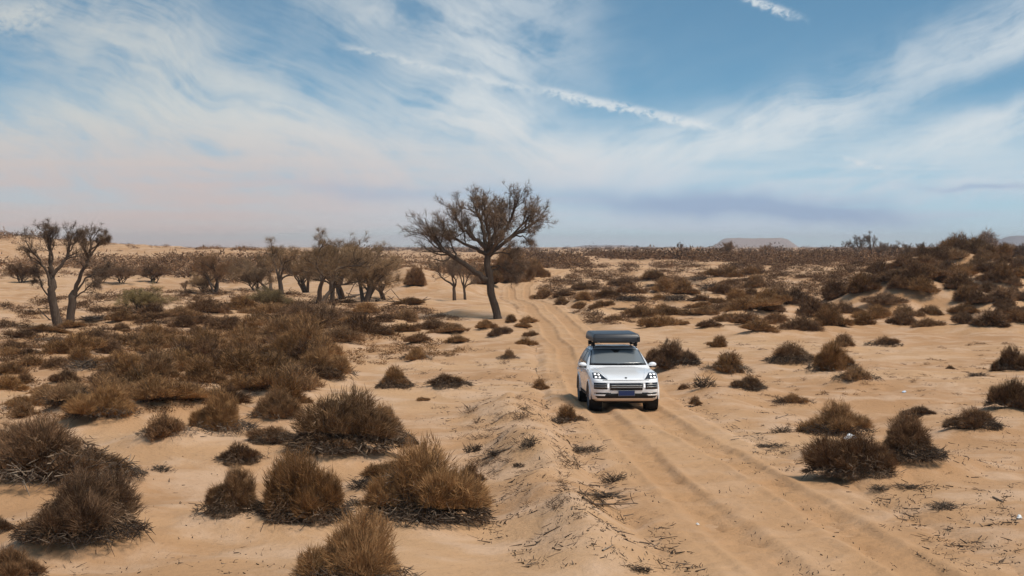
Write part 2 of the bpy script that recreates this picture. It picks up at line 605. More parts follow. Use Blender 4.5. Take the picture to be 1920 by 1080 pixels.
def build_track():
    y1 = np.arange(16, 56, 0.07)
    y2 = 56 * np.exp(np.arange(0, math.log(264 / 56), 0.0045))
    ys = np.concatenate([y1, y2])
    s = np.linspace(-1, 1, 90)
    w = track_w(ys)[:, None]
    wob = 0.16 * fbm(ys * 0.22, ys * 0 + 3.3, 71, 3)[:, None]
    half = w + 0.25
    D = s[None, :] * half                        # metres from the centre line
    X = track_x(ys)[:, None] + D + wob * 0.6
    Y = np.repeat(ys[:, None], len(s), 1)
    Z = np.interp(Y, _ty, _tz)
    gz = h_ground(X.ravel().copy(), Y.ravel().copy()).reshape(X.shape)
    b = track_blend(X, Y)
    Z = gz.copy()
    # ruts: two pressed lanes and their raised shoulders
    ww = 0.36 + 0.06 * vnoise(Y * 0.12, D * 0, 77)
    spread = np.interp(Y, [20, 34, 48, 300], [1.02, 0.9, 0.78, 0.74])
    for side, dep in ((-1, 0.085), (1, 0.090)):
        c = side * spread + 0.10 * vnoise(Y * 0.09 + side * 7, D * 0, 79)
        r = (D - c) / ww
        lane = np.exp(-(r ** 6))
        Z -= dep * lane * (0.8 + 0.35 * vnoise(Y * 0.35, D * 0 + side, 81))
        for e in (-1, 1):
            Z += 0.034 * np.exp(-((r - e * 1.32) / 0.3) ** 2) * (0.55 + 0.65 * vnoise(Y * 0.55, r + e, 83 + e))
        # older, fainter lane beside it
        c2 = c + side * 0.62 + 0.12 * vnoise(Y * 0.07, D * 0, 85)
        Z -= 0.022 * np.exp(-(((D - c2) / 0.20) ** 4)) * (0.5 + 0.5 * vnoise(Y * 0.1, D * 0 + 9, 87))
        Z += 0.010 * np.exp(-(((D - c2 + side * -0.32) / 0.10) ** 2))
        # tread bars pressed in the nearer lane
        tread = np.sin(Y * 2 * math.pi / 0.17 + 1.6 * np.sign(r) * r)
        Z += 0.020 * tread * np.exp(-((r / 0.8) ** 6)) * sstep(Y, 52, 44) * (0.35 + 0.65 * (vnoise(Y * 0.4, D * 0, 89) > -0.2))
        # footprints / scuffs
        for k in range(40):
            fy = 22 + rng.random() * 30
            fx = c[np.searchsorted(ys, fy), 0] + rng.normal(0, 0.16)
            i0, i1 = np.searchsorted(ys, (fy - 0.5, fy + 0.5))
            Z[i0:i1] -= 0.06 * np.exp(-(((D[i0:i1] - fx) / 0.11) ** 2 + ((Y[i0:i1] - fy) / 0.20) ** 2))
    Z += 0.014 * fbm(X * 2.2, Y * 1.4, 91, 3) + 0.010 * fbm(X * 6, Y * 4, 93, 2)
    edge = sstep(np.abs(s), 0.80, 1.0)[None, :]
    Z = Z + 0.012 - edge * (0.10 + 0.05 * fbm(X * 0.8, Y * 0.8, 95, 3))
    n, k = X.shape
    i = np.arange(n * k).reshape(n, k)
    q = np.stack([i[:-1, :-1], i[:-1, 1:], i[1:, 1:], i[1:, :-1]], -1).reshape(-1, 4)
    tr = 1 - sstep(np.abs(D) / half, 0.55, 0.98)
    for side in (-1, 1):
        tr = tr + 0.8 * np.exp(-(((D - side * spread - 0.10 * vnoise(Y * 0.09 + side * 7, D * 0, 79)) / 0.36) ** 4)) * (0.75 + 0.25 * vnoise(Y * 0.5, D * 2, 97))
    me = mesh_np('sand_track', np.stack([X, Y, Z], -1).reshape(-1, 3), quads=q, attrs={'track': tr.ravel()}, smooth=True)
    o = obj('sand_track', me, SAND)
    o['kind'] = 'structure'


# ------------------------------------------------------------------ twig builders (numpy)
class Twigs:
    """collects thin prisms and slivers, each with a tone"""
    def __init__(self):
        self.v, self.t, self.a, self.n = [], [], [], 0

    def prisms(self, p0, p1, r0, r1, tone, k=3):
        p0, p1 = np.asarray(p0, float), np.asarray(p1, float)
        N = len(p0)
        if N == 0:
            return
        d = p1 - p0
        d /= np.linalg.norm(d, axis=1, keepdims=True) + 1e-9
        up = np.where(np.abs(d[:, 2:3]) > 0.9, np.array([[1.0, 0, 0]]), np.array([[0, 0, 1.0]]))
        a = np.cross(d, up); a /= np.linalg.norm(a, axis=1, keepdims=True) + 1e-9
        b = np.cross(d, a)
        r0 = np.broadcast_to(np.asarray(r0, float), (N,)); r1 = np.broadcast_to(np.asarray(r1, float), (N,))
        ang = np.arange(k) * 2 * math.pi / k
        ring = a[:, None, :] * np.cos(ang)[None, :, None] + b[:, None, :] * np.sin(ang)[None, :, None]
        v = np.concatenate([p0[:, None] + ring * r0[:, None, None], p1[:, None] + ring * r1[:, None, None]], 1)
        base = self.n + np.arange(N)[:, None] * 2 * k
        j = np.arange(k); jn = (j + 1) % k
        t1 = np.stack([j, jn, k + jn], -1); t2 = np.stack([j, k + jn, k + j], -1)
        tt = np.concatenate([t1, t2], 0)
        self.v.append(v.reshape(-1, 3))
        self.t.append((base[:, :, None] + tt[None]).reshape(-1, 3))
        self.a.append(np.repeat(np.broadcast_to(np.asarray(tone, float), (N,)), 2 * k))
        self.n += N * 2 * k

    def slivers(self, p0, p1, w, tone, r):
        """one tapering triangle for each fine twig, turned any way round"""
        p0, p1 = np.asarray(p0, float), np.asarray(p1, float)
        N = len(p0)
        if N == 0:
            return
        d = p1 - p0
        q = r.normal(size=(N, 3))
        s = np.cross(d, q); s /= np.linalg.norm(s, axis=1, keepdims=True) + 1e-9
        w = np.broadcast_to(np.asarray(w, float), (N,))[:, None]
        v = np.stack([p0 - s * w, p0 + s * w, p1], 1)
        self.v.append(v.reshape(-1, 3))
        self.t.append(self.n + np.arange(N * 3).reshape(-1, 3))
        self.a.append(np.repeat(np.broadcast_to(np.asarray(tone, float), (N,)), 3))
        self.n += N * 3

    def tube(self, pts, rad, tone, k=7):
        """one continuous tapering tube along a polyline"""
        pts = np.asarray(pts, float); rad = np.asarray(rad, float)
        n = len(pts)
        d = np.gradient(pts, axis=0)
        d /= np.linalg.norm(d, axis=1, keepdims=True) + 1e-9
        ref = np.array([0.3, 0.9, 0.1])
        ang = np.arange(k) * 2 * math.pi / k
        a = np.cross(d, ref); a /= np.linalg.norm(a, axis=1, keepdims=True) + 1e-9
        b = np.cross(d, a)
        v = pts[:, None] + (a[:, None] * np.cos(ang)[None, :, None] + b[:, None] * np.sin(ang)[None, :, None]) * rad[:, None, None]
        i = self.n + np.arange(n * k).reshape(n, k)
        A, B = i[:-1], i[1:]
        t1 = np.stack([A, np.roll(A, -1, 1), np.roll(B, -1, 1)], -1).reshape(-1, 3)
        t2 = np.stack([A, np.roll(B, -1, 1), B], -1).reshape(-1, 3)
        self.v.append(v.reshape(-1, 3)); self.t.append(np.concatenate([t1, t2]))
        self.a.append(np.full(n * k, tone)); self.n += n * k

    def data(self):
        return np.concatenate(self.v), np.concatenate(self.t), np.concatenate(self.a)

    def mesh(self, name, smooth=False):
        v, t, a = self.data()
        return mesh_np(name, v, tris=t, attrs={'tone': a}, smooth=smooth)


def shrub_meshes(seed, stems=150, fine=46, flat=0.8, open_=1.0, tone=0.5, spiky=0.0, lobes=3, wm=1.0):
    """a dry shrub one metre across: (stems, twigs). Fine twigs fill the shell of a few merged, uneven domes"""
    r = np.random.default_rng(seed)
    S, T = Twigs(), Twigs()
    lob = [(r.uniform(0, 6.28), 0.06, 0.31, 1.2)]
    for j in range(lobes):
        lob.append((2 * math.pi * j / max(lobes, 1) + r.uniform(-0.6, 0.6), r.uniform(0.16, 0.36), r.uniform(0.13, 0.29), r.uniform(0.55, 1.1)))
    lob = np.array(lob)
    ctr = np.stack([np.cos(lob[:, 0]) * lob[:, 1], np.sin(lob[:, 0]) * lob[:, 1]], 1)
    wgt = lob[:, 2] ** 2; wgt /= wgt.sum()
    ph1, ph2 = r.uniform(0, 6.28, 2)

    def dome(n, lo, hi):
        """points in the shell of the domes, with their outward directions"""
        k = r.choice(len(lob), n, p=wgt)
        th = r.uniform(0, 2 * math.pi, n)
        cz = r.random(n) ** 0.85
        sz = np.sqrt(1 - cz * cz)
        d = np.stack([np.cos(th) * sz, np.sin(th) * sz, cz], 1)
        lump = 1 + 0.13 * np.sin(3 * th + 5 * cz + ph1 + k) + 0.11 * np.sin(6 * th - 7 * cz + ph2 + 2 * k) + 0.07 * np.sin(13 * th + 11 * cz + k)
        f = (lo + (hi - lo) * r.random(n) ** 0.7) * lump
        p = np.zeros((n, 3))
        p[:, :2] = ctr[k] + d[:, :2] * (lob[k, 2] * f)[:, None]
        p[:, 2] = d[:, 2] * 2 * lob[k, 2] * lob[k, 3] * flat * f
        return p, d, k
    tip, d, k = dome(stems, 0.7, 0.98 + spiky * 0.4)
    base = np.zeros((stems, 3))
    base[:, :2] = ctr[k] * 0.8 + r.normal(0, 0.05, (stems, 2)); base[:, 2] = -0.03
    mid = base * 0.5 + tip * 0.5 + np.stack([r.normal(0, 0.02, stems), r.normal(0, 0.02, stems), np.abs(r.normal(0.03, 0.03, stems))], 1)
    tn = np.clip(r.normal(0.32, 0.16, stems), 0, 1)
    S.prisms(base, mid, 0.0062, 0.0042, tn)
    S.prisms(mid, tip, 0.0042, 0.0012, tn)
    n = stems * fine
    p, d, k = dome(n, 0.40, 0.93)
    # tufts: neighbouring twigs share a lean and a tone
    cell = np.floor(p / 0.075).astype(int)
    hsh = (cell[:, 0] * 73856093 ^ cell[:, 1] * 19349663 ^ cell[:, 2] * 83492791) & 1023
    lean = r.normal(0, 0.26, (1024, 3))[hsh]
    tt = r.normal(0, 0.13, 1024)[hsh]
    dirs = d * 0.78 + np.array([0, 0, 0.36]) + lean * 1.25 + r.normal(0, 0.24, (n, 3))
    dirs /= np.linalg.norm(dirs, axis=1, keepdims=True)
    L = r.uniform(0.035, 0.11, n) * (1 + spiky * (r.random(n) < 0.15) * 0.9)
    e = p + dirs * L[:, None]
    e[:, 2] = np.maximum(e[:, 2], 0.0)
    T.slivers(p, e, r.uniform(0.0024, 0.0050, n) * wm, np.clip(tone + tt + r.normal(0, 0.16, n), 0, 1), r)
    return S, T


def skirt_twigs(seed, n=260, spread=0.62):
    """dead sticks fanned over the foot of a shrub, butts outwards and down"""
    r = np.random.default_rng(seed)
    T = Twigs()
    side = r.uniform(0, 2 * math.pi)
    th = r.vonmises(side, 0.9, n)
    rad = 0.20 + (spread - 0.20) * np.sqrt(r.random(n))
    h = 0.24 * np.exp(-(rad / 0.42) ** 2) + r.uniform(0.0, 0.07, n) - 0.06
    p = np.stack([np.cos(th) * rad, np.sin(th) * rad, h], 1)
    t2 = th + r.normal(0, 1.1, n)
    L = r.uniform(0.03, 0.12, n)
    q = p + np.stack([np.cos(t2) * L, np.sin(t2) * L, L * r.normal(-0.1, 0.5, n)], 1)
    T.prisms(p, q, r.uniform(0.003, 0.007, n), 0.002, np.clip(r.beta(1.3, 2.2, n), 0, 1))
    return T


def stick_heap(seed, n=3200):
    """dark dead twigs hanging round the foot of a shrub of the dunes, one metre across"""
    r = np.random.default_rng(seed)
    T = Twigs()
    a1, a2 = r.uniform(0, 6.28, 2)
    th = r.uniform(0, 2 * math.pi, n)
    edge = 0.42 * (1 + 0.16 * np.sin(2 * th + a1) + 0.11 * np.sin(5 * th + a2) + 0.07 * np.sin(9 * th))
    f = 0.45 + 0.6 * np.sqrt(r.random(n))
    z = 0.52 * np.clip(1 - f ** 2.2, 0, 1) * r.uniform(0.5, 1.15, n) + np.abs(r.normal(0, 0.03, n))
    p = np.stack([np.cos(th) * edge * f, np.sin(th) * edge * f, z], 1)
    t2 = th + r.normal(0, 0.55, n)
    L = r.uniform(0.03, 0.13, n)
    down = r.normal(0.45, 0.45, n)
    d = np.stack([np.cos(t2) * np.cos(down), np.sin(t2) * np.cos(down), -np.sin(down)], 1)
    q = p + d * L[:, None]
    q[:, 2] = np.maximum(q[:, 2], -0.03)
    k = n // 4
    tone = np.clip(r.beta(1.6, 2.8, n), 0, 1)
    T.prisms(p[:k], q[:k], r.uniform(0.003, 0.006, k), 0.002, tone[:k])
    T.slivers(p[k:], q[k:], r.uniform(0.004, 0.009, n - k), tone[k:], r)
    return T


def dead_clump(seed, n=240, flat=0.34):
    """low mat of broken dark sticks"""
    r = np.random.default_rng(seed)
    T = Twigs()
    k = 4
    cx = r.normal(0, 0.20, (k, 2)); ck = r.integers(0, k, n)
    th = r.uniform(0, 2 * math.pi, n)
    rad = np.abs(r.normal(0, 0.16, n))
    p = np.stack([cx[ck, 0] + np.cos(th) * rad, cx[ck, 1] + np.sin(th) * rad, flat * 0.45 * np.exp(-(rad / 0.22) ** 2) * r.random(n)], 1)
    t2 = th + r.normal(0, 0.7, n)
    L = r.uniform(0.08, 0.25, n)
    q = p + np.stack([np.cos(t2) * L, np.sin(t2) * L, L * r.uniform(-0.25, 0.9, n) * flat * 2.0], 1)
    q[:, 2] = np.maximum(q[:, 2], 0.0)
    T.prisms(p, q, r.uniform(0.006, 0.013, n), 0.003, np.clip(r.beta(1.4, 2.4, n), 0, 1))
    return T


BIG = [shrub_meshes(100 + i, 250, 150, f, 1.0, tn, sp, lb, 0.78) for i, (f, tn, sp, lb) in enumerate(
    [(0.80, 0.60, 0.2, 4), (0.74, 0.50, 0.3, 5), (0.76, 0.46, 0.5, 6), (0.66, 0.46, 0.3, 7), (0.84, 0.54, 0.4, 3), (0.62, 0.42, 0.6, 5)])]
MED = [shrub_meshes(200 + i, 160, 60, f, 1.0, tn, sp, lb, 1.35) for i, (f, tn, sp, lb) in enumerate(
    [(0.76, 0.52, 0.3, 4), (0.62, 0.46, 0.4, 5), (0.66, 0.40, 0.7, 4), (0.52, 0.46, 0.4, 6), (0.80, 0.50, 0.5, 3), (0.60, 0.42, 0.6, 6), (0.70, 0.48, 0.5, 5)])]
LOW = [shrub_meshes(300 + i, 1, 165, f, 1.0, 0.45, 0.15, lb, 5.0) for i, (f, lb) in enumerate([(0.7, 2), (0.55, 3), (0.8, 1), (0.5, 3)])]
BIG_ME = [(s.mesh('shrub_stems'), t.mesh('shrub_twigs')) for s, t in BIG]
MED_ME = [(s.mesh('shrub_stems'), t.mesh('shrub_twigs')) for s, t in MED]
SKIRT_ME = [skirt_twigs(400 + i, 520, sp).mesh('dead_sticks') for i, sp in enumerate((0.54, 0.50, 0.58, 0.52))]
HEAP_ME = [stick_heap(450 + i).mesh('dead_sticks') for i in range(4)]
DEAD = [dead_clump(500 + i, 260, f) for i, f in enumerate((0.34, 0.42, 0.28, 0.5))]
DEAD_ME = [d.mesh('dead_sticks') for d in DEAD]
DEADLOW = [dead_clump(520 + i, 46, f) for i, f in enumerate((0.34, 0.42, 0.5))]
for a, b in BIG_ME + MED_ME:
    a.materials.append(M_STICK)
for d in SKIRT_ME + DEAD_ME + HEAP_ME:
    d.materials.append(M_STICK)

PLACED = []          # what the shrubs wait for: the finished height of the ground


def plan(kind, px, py, w, h, label, group=None, mat='twig', mound=0.22, skirt=0, variant=None, name=None, cat='shrub', at=None):
    g = at or ground_at(px, py)
    if g is None:
        return None
    x, y = g
    W = w * y / F
    H = h * y / F
    y0 = y
    y = y + W * 0.30                          # the pixel is the foot at the front
    x = x * y / y0
    if mound and W > 0.35:
        MOUNDS.append((x, y, W * 0.66, min(W * mound * 0.55, 0.5)))
    PLACED.append(dict(kind=kind, x=x, y=y, W=W, H=H, label=label, group=group, mat=mat, skirt=skirt, variant=variant, name=name, cat=cat))
    return x, y


def raise_shrubs():
    mats = {'twig': M_TWIG, 'dark': M_DARK, 'olive': M_OLIVE, 'yellow': M_YELLOW}
    for p in PLACED:
        z = hz(p['x'], p['y'])
        rz = rng.uniform(0, 2 * math.pi)
        if p['kind'] == 'dead':
            d = DEAD_ME[rng.integers(len(DEAD_ME)) if p['variant'] is None else p['variant']]
            root = empty(p['name'] or 'dead_brush', (p['x'], p['y'], z - 0.02), rz, (p['W'] * 0.95, p['W'] * 0.95, max(p['H'] * 2.4, p['W'] * 0.45)))
            obj('dead_sticks', d, None, root)
        else:
            lib = BIG_ME if p['kind'] == 'big' else MED_ME
            vi = rng.integers(len(lib)) if p['variant'] is None else p['variant']
            s, tw = lib[vi]
            W, H = p['W'], p['H']
            if p['kind'] == 'big':
                W, H = W * 1.06, H * 1.08
            root = empty(p['name'] or 'dry_shrub', (p['x'], p['y'], z - 0.03), rz)
            heap = p['skirt'] >= 2
            up = 0.10 * H if heap else 0.0
            wide = 1.0
            tilt = (rng.normal(0, 0.10), rng.normal(0, 0.10), 0)
            sx, sy = rng.uniform(0.88, 1.14), rng.uniform(0.82, 1.08)
            for part in (obj('stems', s, None, root), own_mat(obj('twigs', tw, M_TWIG, root), mats[p['mat']])):
                part.location = (0, 0, up)
                part.rotation_euler = tilt
                part.scale = (W * wide * sx, W * wide * sy, (H - up * 0.85) * 1.22)
            if heap:
                hp = obj('dead_sticks', HEAP_ME[rng.integers(len(HEAP_ME))], None, root)
                hp.scale = (W * sx * 1.02, W * sy * 1.02, H * 0.95)
                own_mat(hp, M_HEAP)
                hp.rotation_euler = (0, 0, 0)
                hp.location = (0, 0, -0.02)
            for k in range(1 if p['skirt'] else 0):
                sk = obj('dead_sticks', SKIRT_ME[rng.integers(len(SKIRT_ME))], None, root)
                sk.rotation_euler = (0, 0, rng.uniform(0, 6.28))
                sk.scale = (W * 1.05, W * 1.05, W)
        tag(root, p['label'], p['cat'], p['group'])


# ------------------------------------------------------------------ trees
def wander(p, d, L, n, r, jitter, lift=0.0):
    pts = [np.array(p, float)]
    d = np.array(d, float); d /= np.linalg.norm(d)
    for _ in range(n):
        d = d + r.normal(0, jitter, 3) + np.array([0, 0, lift])
        d /= np.linalg.norm(d)
        pts.append(pts[-1] + d * L / n)
    return np.array(pts)


def grow(B, T, pts, r0, r1, level, r, centre, spec, bare=0.28):
    """side shoots along a limb, then their own, then fine twigs"""
    n_child, frac, fine, fl = spec[level]
    seg = np.diff(pts, axis=0)
    length = np.linalg.norm(seg, axis=1).sum()
    for k in range(n_child):
        u = bare + (1 - bare) * (k + r.random()) / n_child
        f = u * (len(pts) - 1)
        i = min(int(f), len(pts) - 2)
        p = pts[i] + (pts[i + 1] - pts[i]) * (f - i)
        d = seg[i] / (np.linalg.norm(seg[i]) + 1e-9)
        out = p - centre
        out = out / (np.linalg.norm(out) + 1e-9)
        dd = d * 0.55 + out * 0.40 + r.normal(0, 0.58, 3) + np.array([0, 0, 0.15])
        L = length * frac * r.uniform(0.6, 1.15) * (1.12 - 0.45 * u)
        rad = (r0 + (r1 - r0) * u) * 0.52
        q = wander(p, dd, L, 4 if level == 0 else 2, r, 0.16 if level == 0 else 0.24, 0.05)
        rr = np.linspace(rad, max(rad * 0.35, 0.006), len(q))
        tn = np.clip(r.normal(0.42, 0.14), 0, 1)
        if rad > 0.022:
            B.tube(q, rr, tn, 5)
        else:
            B.prisms(q[:-1], q[1:], np.maximum(rr[:-1], 0.008), np.maximum(rr[1:], 0.006), tn)
        if level + 1 < len(spec):
            grow(B, T, q, rad, rad * 0.4, level + 1, r, centre, spec)
        if fine:
            m = fine
            uu = 0.25 + 0.75 * r.random(m)
            ff = uu * (len(q) - 1); ii = np.minimum(ff.astype(int), len(q) - 2)
            pp = q[ii] + (q[ii + 1] - q[ii]) * (ff - ii)[:, None]
            d2 = (q[-1] - q[0]); d2 = d2 / (np.linalg.norm(d2) + 1e-9)
            dirs = d2 * 0.6 + r.normal(0, 0.62, (m, 3)) + np.array([0, 0, 0.10])
            dirs /= np.linalg.norm(dirs, axis=1, keepdims=True)
            LL = fl * r.uniform(0.5, 1.3, m)
            T.slivers(pp, pp + dirs * LL[:, None], r.uniform(0.0025, 0.006, m), np.clip(r.normal(0.5, 0.22, m), 0, 1), r)


def limb_path(px, base, scale, depth, r):
    """limb drawn in picture coordinates of one crop, given its own depth in the crown"""
    p = np.array(px, float)
    x = (p[:, 0] - base[0]) * scale
    z = (base[1] - p[:, 1]) * scale
    t = np.linspace(0, 1, len(p))
    y = depth[0] + (depth[1] - depth[0]) * t ** 1.2 + r.normal(0, 0.08, len(p)) * t
    pts = np.stack([x, y, z], 1)
    # finer, slightly crooked
    tt = np.linspace(0, len(p) - 1, (len(p) - 1) * 3 + 1)
    f = np.stack([np.interp(tt, np.arange(len(p)), pts[:, j]) for j in range(3)], 1)
    f[1:-1] = (f[:-2] + 2 * f[1:-1] + f[2:]) / 4
    f[1:-1] += r.normal(0, 0.035, f[1:-1].shape)
    return f


def big_tree():
    r = np.random.default_rng(11)
    x, y = ground_at(934, 598)
    sc = y / F / 3.857 * 0.90
    base = (674, 1035)
    R, B, T = Twigs(), Twigs(), Twigs()
    trunk = limb_path([(674, 1060), (668, 1010), (645, 900), (612, 770), (600, 650), (590, 540), (588, 455)], base, sc, (0, 0.1), r)
    n = len(trunk)
    rad = np.interp(np.linspace(0, 1, n), [0, 0.05, 0.15, 0.6, 1], [0.42, 0.32, 0.255, 0.225, 0.175])
    rad = rad * (1 + r.normal(0, 0.05, n))
    R.tube(trunk, rad, 0.34, 12)
    centre = np.array([(590 - base[0]) * sc, 0, (base[1] - 480) * sc])
    limbs = [
        ([(585, 705), (500, 655), (400, 570), (310, 515), (240, 480), (190, 420), (150, 365), (95, 335)], (0, -0.9), 0.20),
        ([(350, 535), (320, 470), (300, 410), (270, 350)], (-0.5, 0.3), 0.08),
        ([(250, 485), (215, 440), (185, 380), (150, 320)], (-0.8, -0.2), 0.07),
        ([(575, 500), (500, 462), (420, 425), (350, 390), (250, 330), (190, 300)], (0, 1.1), 0.13),
        ([(580, 455), (505, 385), (435, 335), (385, 285), (345, 215), (330, 150)], (0, -1.2), 0.14),
        ([(585, 455), (555, 330), (535, 210), (500, 150), (520, 85)], (0, 1.0), 0.15),
        ([(600, 450), (600, 330), (570, 200), (560, 90)], (0, -1.6), 0.13),
        ([(600, 455), (650, 330), (655, 220), (680, 100)], (0.1, 0.5), 0.16),
        ([(605, 470), (700, 370), (750, 270), (800, 150), (820, 90)], (0.1, -1.0), 0.15),
        ([(610, 490), (720, 410), (790, 350), (880, 310), (950, 260), (1000, 215)], (0.1, 0.8), 0.14),
        ([(780, 362), (840, 350), (885, 355), (900, 400), (905, 440)], (0.4, -0.3), 0.06),
        ([(730, 390), (830, 300), (900, 220), (940, 180)], (0.0, -1.3), 0.09),
        ([(600, 520), (640, 490), (720, 480), (790, 530), (850, 580)], (0.0, -0.9), 0.08),
        ([(615, 600), (700, 590), (760, 640), (830, 660)], (0.1, -0.6), 0.05),
        ([(625, 640), (680, 600), (740, 610), (800, 690)], (0.0, 0.9), 0.05),
        ([(590, 470), (560, 400), (590, 300), (620, 200)], (0.2, 2.3), 0.13),
        ([(595, 480), (640, 420), (690, 330), (740, 220)], (0.0, 2.2), 0.12),
        ([(590, 490), (540, 430), (470, 360), (420, 260)], (0.0, 2.0), 0.12),
        ([(590, 500), (640, 440), (660, 350), (640, 250)], (0.0, -2.2), 0.12),
    ]
    for pts, dep, r0 in limbs:
        q = limb_path(pts, base, sc, dep, r)
        rr = np.linspace(r0, r0 * 0.22, len(q))
        R.tube(q, rr, 0.36, 7)
        small = r0 < 0.07
        grow(B, T, q, r0, r0 * 0.25, 0, r, centre, [(8 if small else 14, 0.46, 0, 0), (7, 0.50, 3, 0.34), (4, 0.55, 6, 0.36)], 0.42)
    root = empty('bare_poplar_tree', (x, y, hz(x, y) - 0.15))
    obj('trunk', R.mesh('trunk', True), M_BARK, root)
    obj('branches', B.mesh('branches'), M_BARK, root)
    obj('crown', T.mesh('crown'), M_TREETWIG, root)
    tag(root, 'tall bare tree with wide spreading crown standing beside the sand track', 'tree')
    return x, y


def twin_tree():
    """the pair of leaning trunks on the left"""
    r = np.random.default_rng(23)
    for which in (0, 1):
        if which == 0:
            gx, gy = ground_at(110, 618); base = (440, 870)
            trunk = [(440, 890), (425, 780), (400, 660), (390, 560), (395, 470), (380, 380)]
            limbs = [([(395, 560), (360, 420), (310, 340), (260, 260), (225, 190)], (0, -0.7), 0.10),
                     ([(390, 470), (375, 350), (365, 250), (350, 150), (330, 120)], (0, 0.5), 0.11),
                     ([(385, 420), (400, 300), (390, 190), (395, 130)], (0, -0.3), 0.09),
                     ([(400, 450), (480, 350), (510, 250), (520, 140)], (0, 0.6), 0.12),
                     ([(505, 280), (550, 210), (570, 150)], (0.3, 0.9), 0.05),
                     ([(380, 620), (320, 560), (280, 490), (250, 430)], (0, 0.8), 0.06)]
            rad = (0.30, 0.15); lab = 'dark bare tree with straight trunk, left one of the pair at the left edge'
        else:
            gx, gy = ground_at(128, 612); base = (510, 845)
            trunk = [(508, 865), (530, 740), (545, 620), (560, 570)]
            limbs = [([(555, 600), (590, 480), (640, 390), (680, 320), (700, 240), (690, 160)], (0, -0.3), 0.15),
                     ([(690, 290), (740, 220), (760, 150)], (-0.2, 0.6), 0.07),
                     ([(680, 320), (640, 240), (640, 140)], (-0.2, -0.7), 0.07),
                     ([(695, 250), (770, 200), (810, 190)], (-0.2, -0.3), 0.05),
                     ([(560, 590), (640, 460), (720, 430), (790, 400)], (0, 0.7), 0.07),
                     ([(545, 640), (600, 580), (700, 510), (740, 560)], (0, -0.6), 0.06)]
            rad = (0.27, 0.19); lab = 'dark bare tree leaning right, right one of the pair at the left edge'
        sc = gy / F / 4.0
        R, B, T = Twigs(), Twigs(), Twigs()
        t = limb_path(trunk, base, sc, (0, 0.1), r)
        R.tube(t, np.linspace(rad[0], rad[1], len(t)) * (1 + r.normal(0, 0.04, len(t))), 0.3, 10)
        centre = np.array([(480 - base[0]) * sc, 0, (base[1] - 420) * sc])
        for pts, dep, r0 in limbs:
            q = limb_path(pts, base, sc, dep, r)
            R.tube(q, np.linspace(r0, r0 * 0.25, len(q)), 0.32, 6)
            grow(B, T, q, r0, r0 * 0.25, 0, r, centre, [(11, 0.40, 0, 0), (6, 0.5, 3, 0.28), (4, 0.5, 7, 0.28)], 0.35)
        root = empty('bare_tree', (gx, gy, hz(gx, gy) - 0.12))
        obj('trunk', R.mesh('trunk', True), M_BARK, root)
        obj('branches', B.mesh('branches'), M_BARK, root)
        obj('crown', T.mesh('crown'), M_TREETWIG, root)
        tag(root, lab, 'tree', 'pair of trees at the left edge')


def tree_variant(seed, stems=2, lean=0.25, crown=1.0, fine=9, tone=0.5, low=False):
    """a gnarled desert tree one metre high, (wood, twigs)"""
    r = np.random.default_rng(seed)
    W, B, T = Twigs(), Twigs(), Twigs()
    S = 6.0
    for k in range(stems):
        a = r.uniform(0, 6.28)
        d = np.array([math.cos(a) * lean, math.sin(a) * lean, 1.0])
        p0 = np.array([math.cos(a) * 0.18, math.sin(a) * 0.18, -0.15]) * (stems > 1)
        L = S * r.uniform(0.26, 0.46) * (0.35 if low else 1.0)
        q = wander(p0, d, L, 6, r, 0.11)
        r0 = r.uniform(0.16, 0.24) * (0.55 if low else 1.0)
        W.tube(q, np.linspace(r0, r0 * 0.62, len(q)), 0.33, 8)
        centre = q[-1] - np.array([0, 0, 0.2 * S])
        for j in range(4):
            b = a + j * 1.6 + r.normal(0, 0.4)
            o = r.uniform(0.30, 0.95) * crown
            i = len(q) - 1 - r.integers(0, 3)
            dd = np.array([math.cos(b) * o, math.sin(b) * o, 1.0])
            l = wander(q[i], dd, S * r.uniform(0.38, 0.62), 6, r, 0.24, 0.0)
            W.tube(l, np.linspace(r0 * 0.5, 0.025, len(l)), 0.36, 6)
            grow(B, T, l, r0 * 0.5, 0.025, 0, r, centre, [(10, 0.44, 0, 0), (5, 0.58, 4, 0.36), (3, 0.58, fine + 3, 0.44)])
    # normalise to unit height
    top = max(v[:, 2].max() for v in T.v)
    for X in (W, B, T):
        X.v = [v / top for v in X.v]
    return W.mesh('trunk', True), B.mesh('branches'), T.mesh('crown')


# ------------------------------------------------------------------ placing everything that grows
ORD = ['first', 'second', 'third', 'fourth', 'fifth', 'sixth', 'seventh', 'eighth', 'ninth', 'tenth', 'eleventh', 'twelfth', 'thirteenth', 'fourteenth', 'fifteenth', 'sixteenth']


def in_poly(x, y, poly):
    c = False
    for (x1, y1), (x2, y2) in zip(poly, poly[1:] + poly[:1]):
        if (y1 > y) != (y2 > y) and x < (x2 - x1) * (y - y1) / (y2 - y1) + x1:
            c = not c
    return c


def poly_points(poly, n, gap, avoid=(), seed=0):
    r = np.random.default_rng(seed)
    xs = [p[0] for p in poly]; ys = [p[1] for p in poly]
    out = []
    for _ in range(n * 60):
        if len(out) >= n:
            break
        x, y = r.uniform(min(xs), max(xs)), r.uniform(min(ys), max(ys))
        if not in_poly(x, y, poly):
            continue
        if any(abs(x - a) < gap and abs(y - b) < gap * 0.32 for a, b in out):
            continue
        out.append((x, y))
    return out


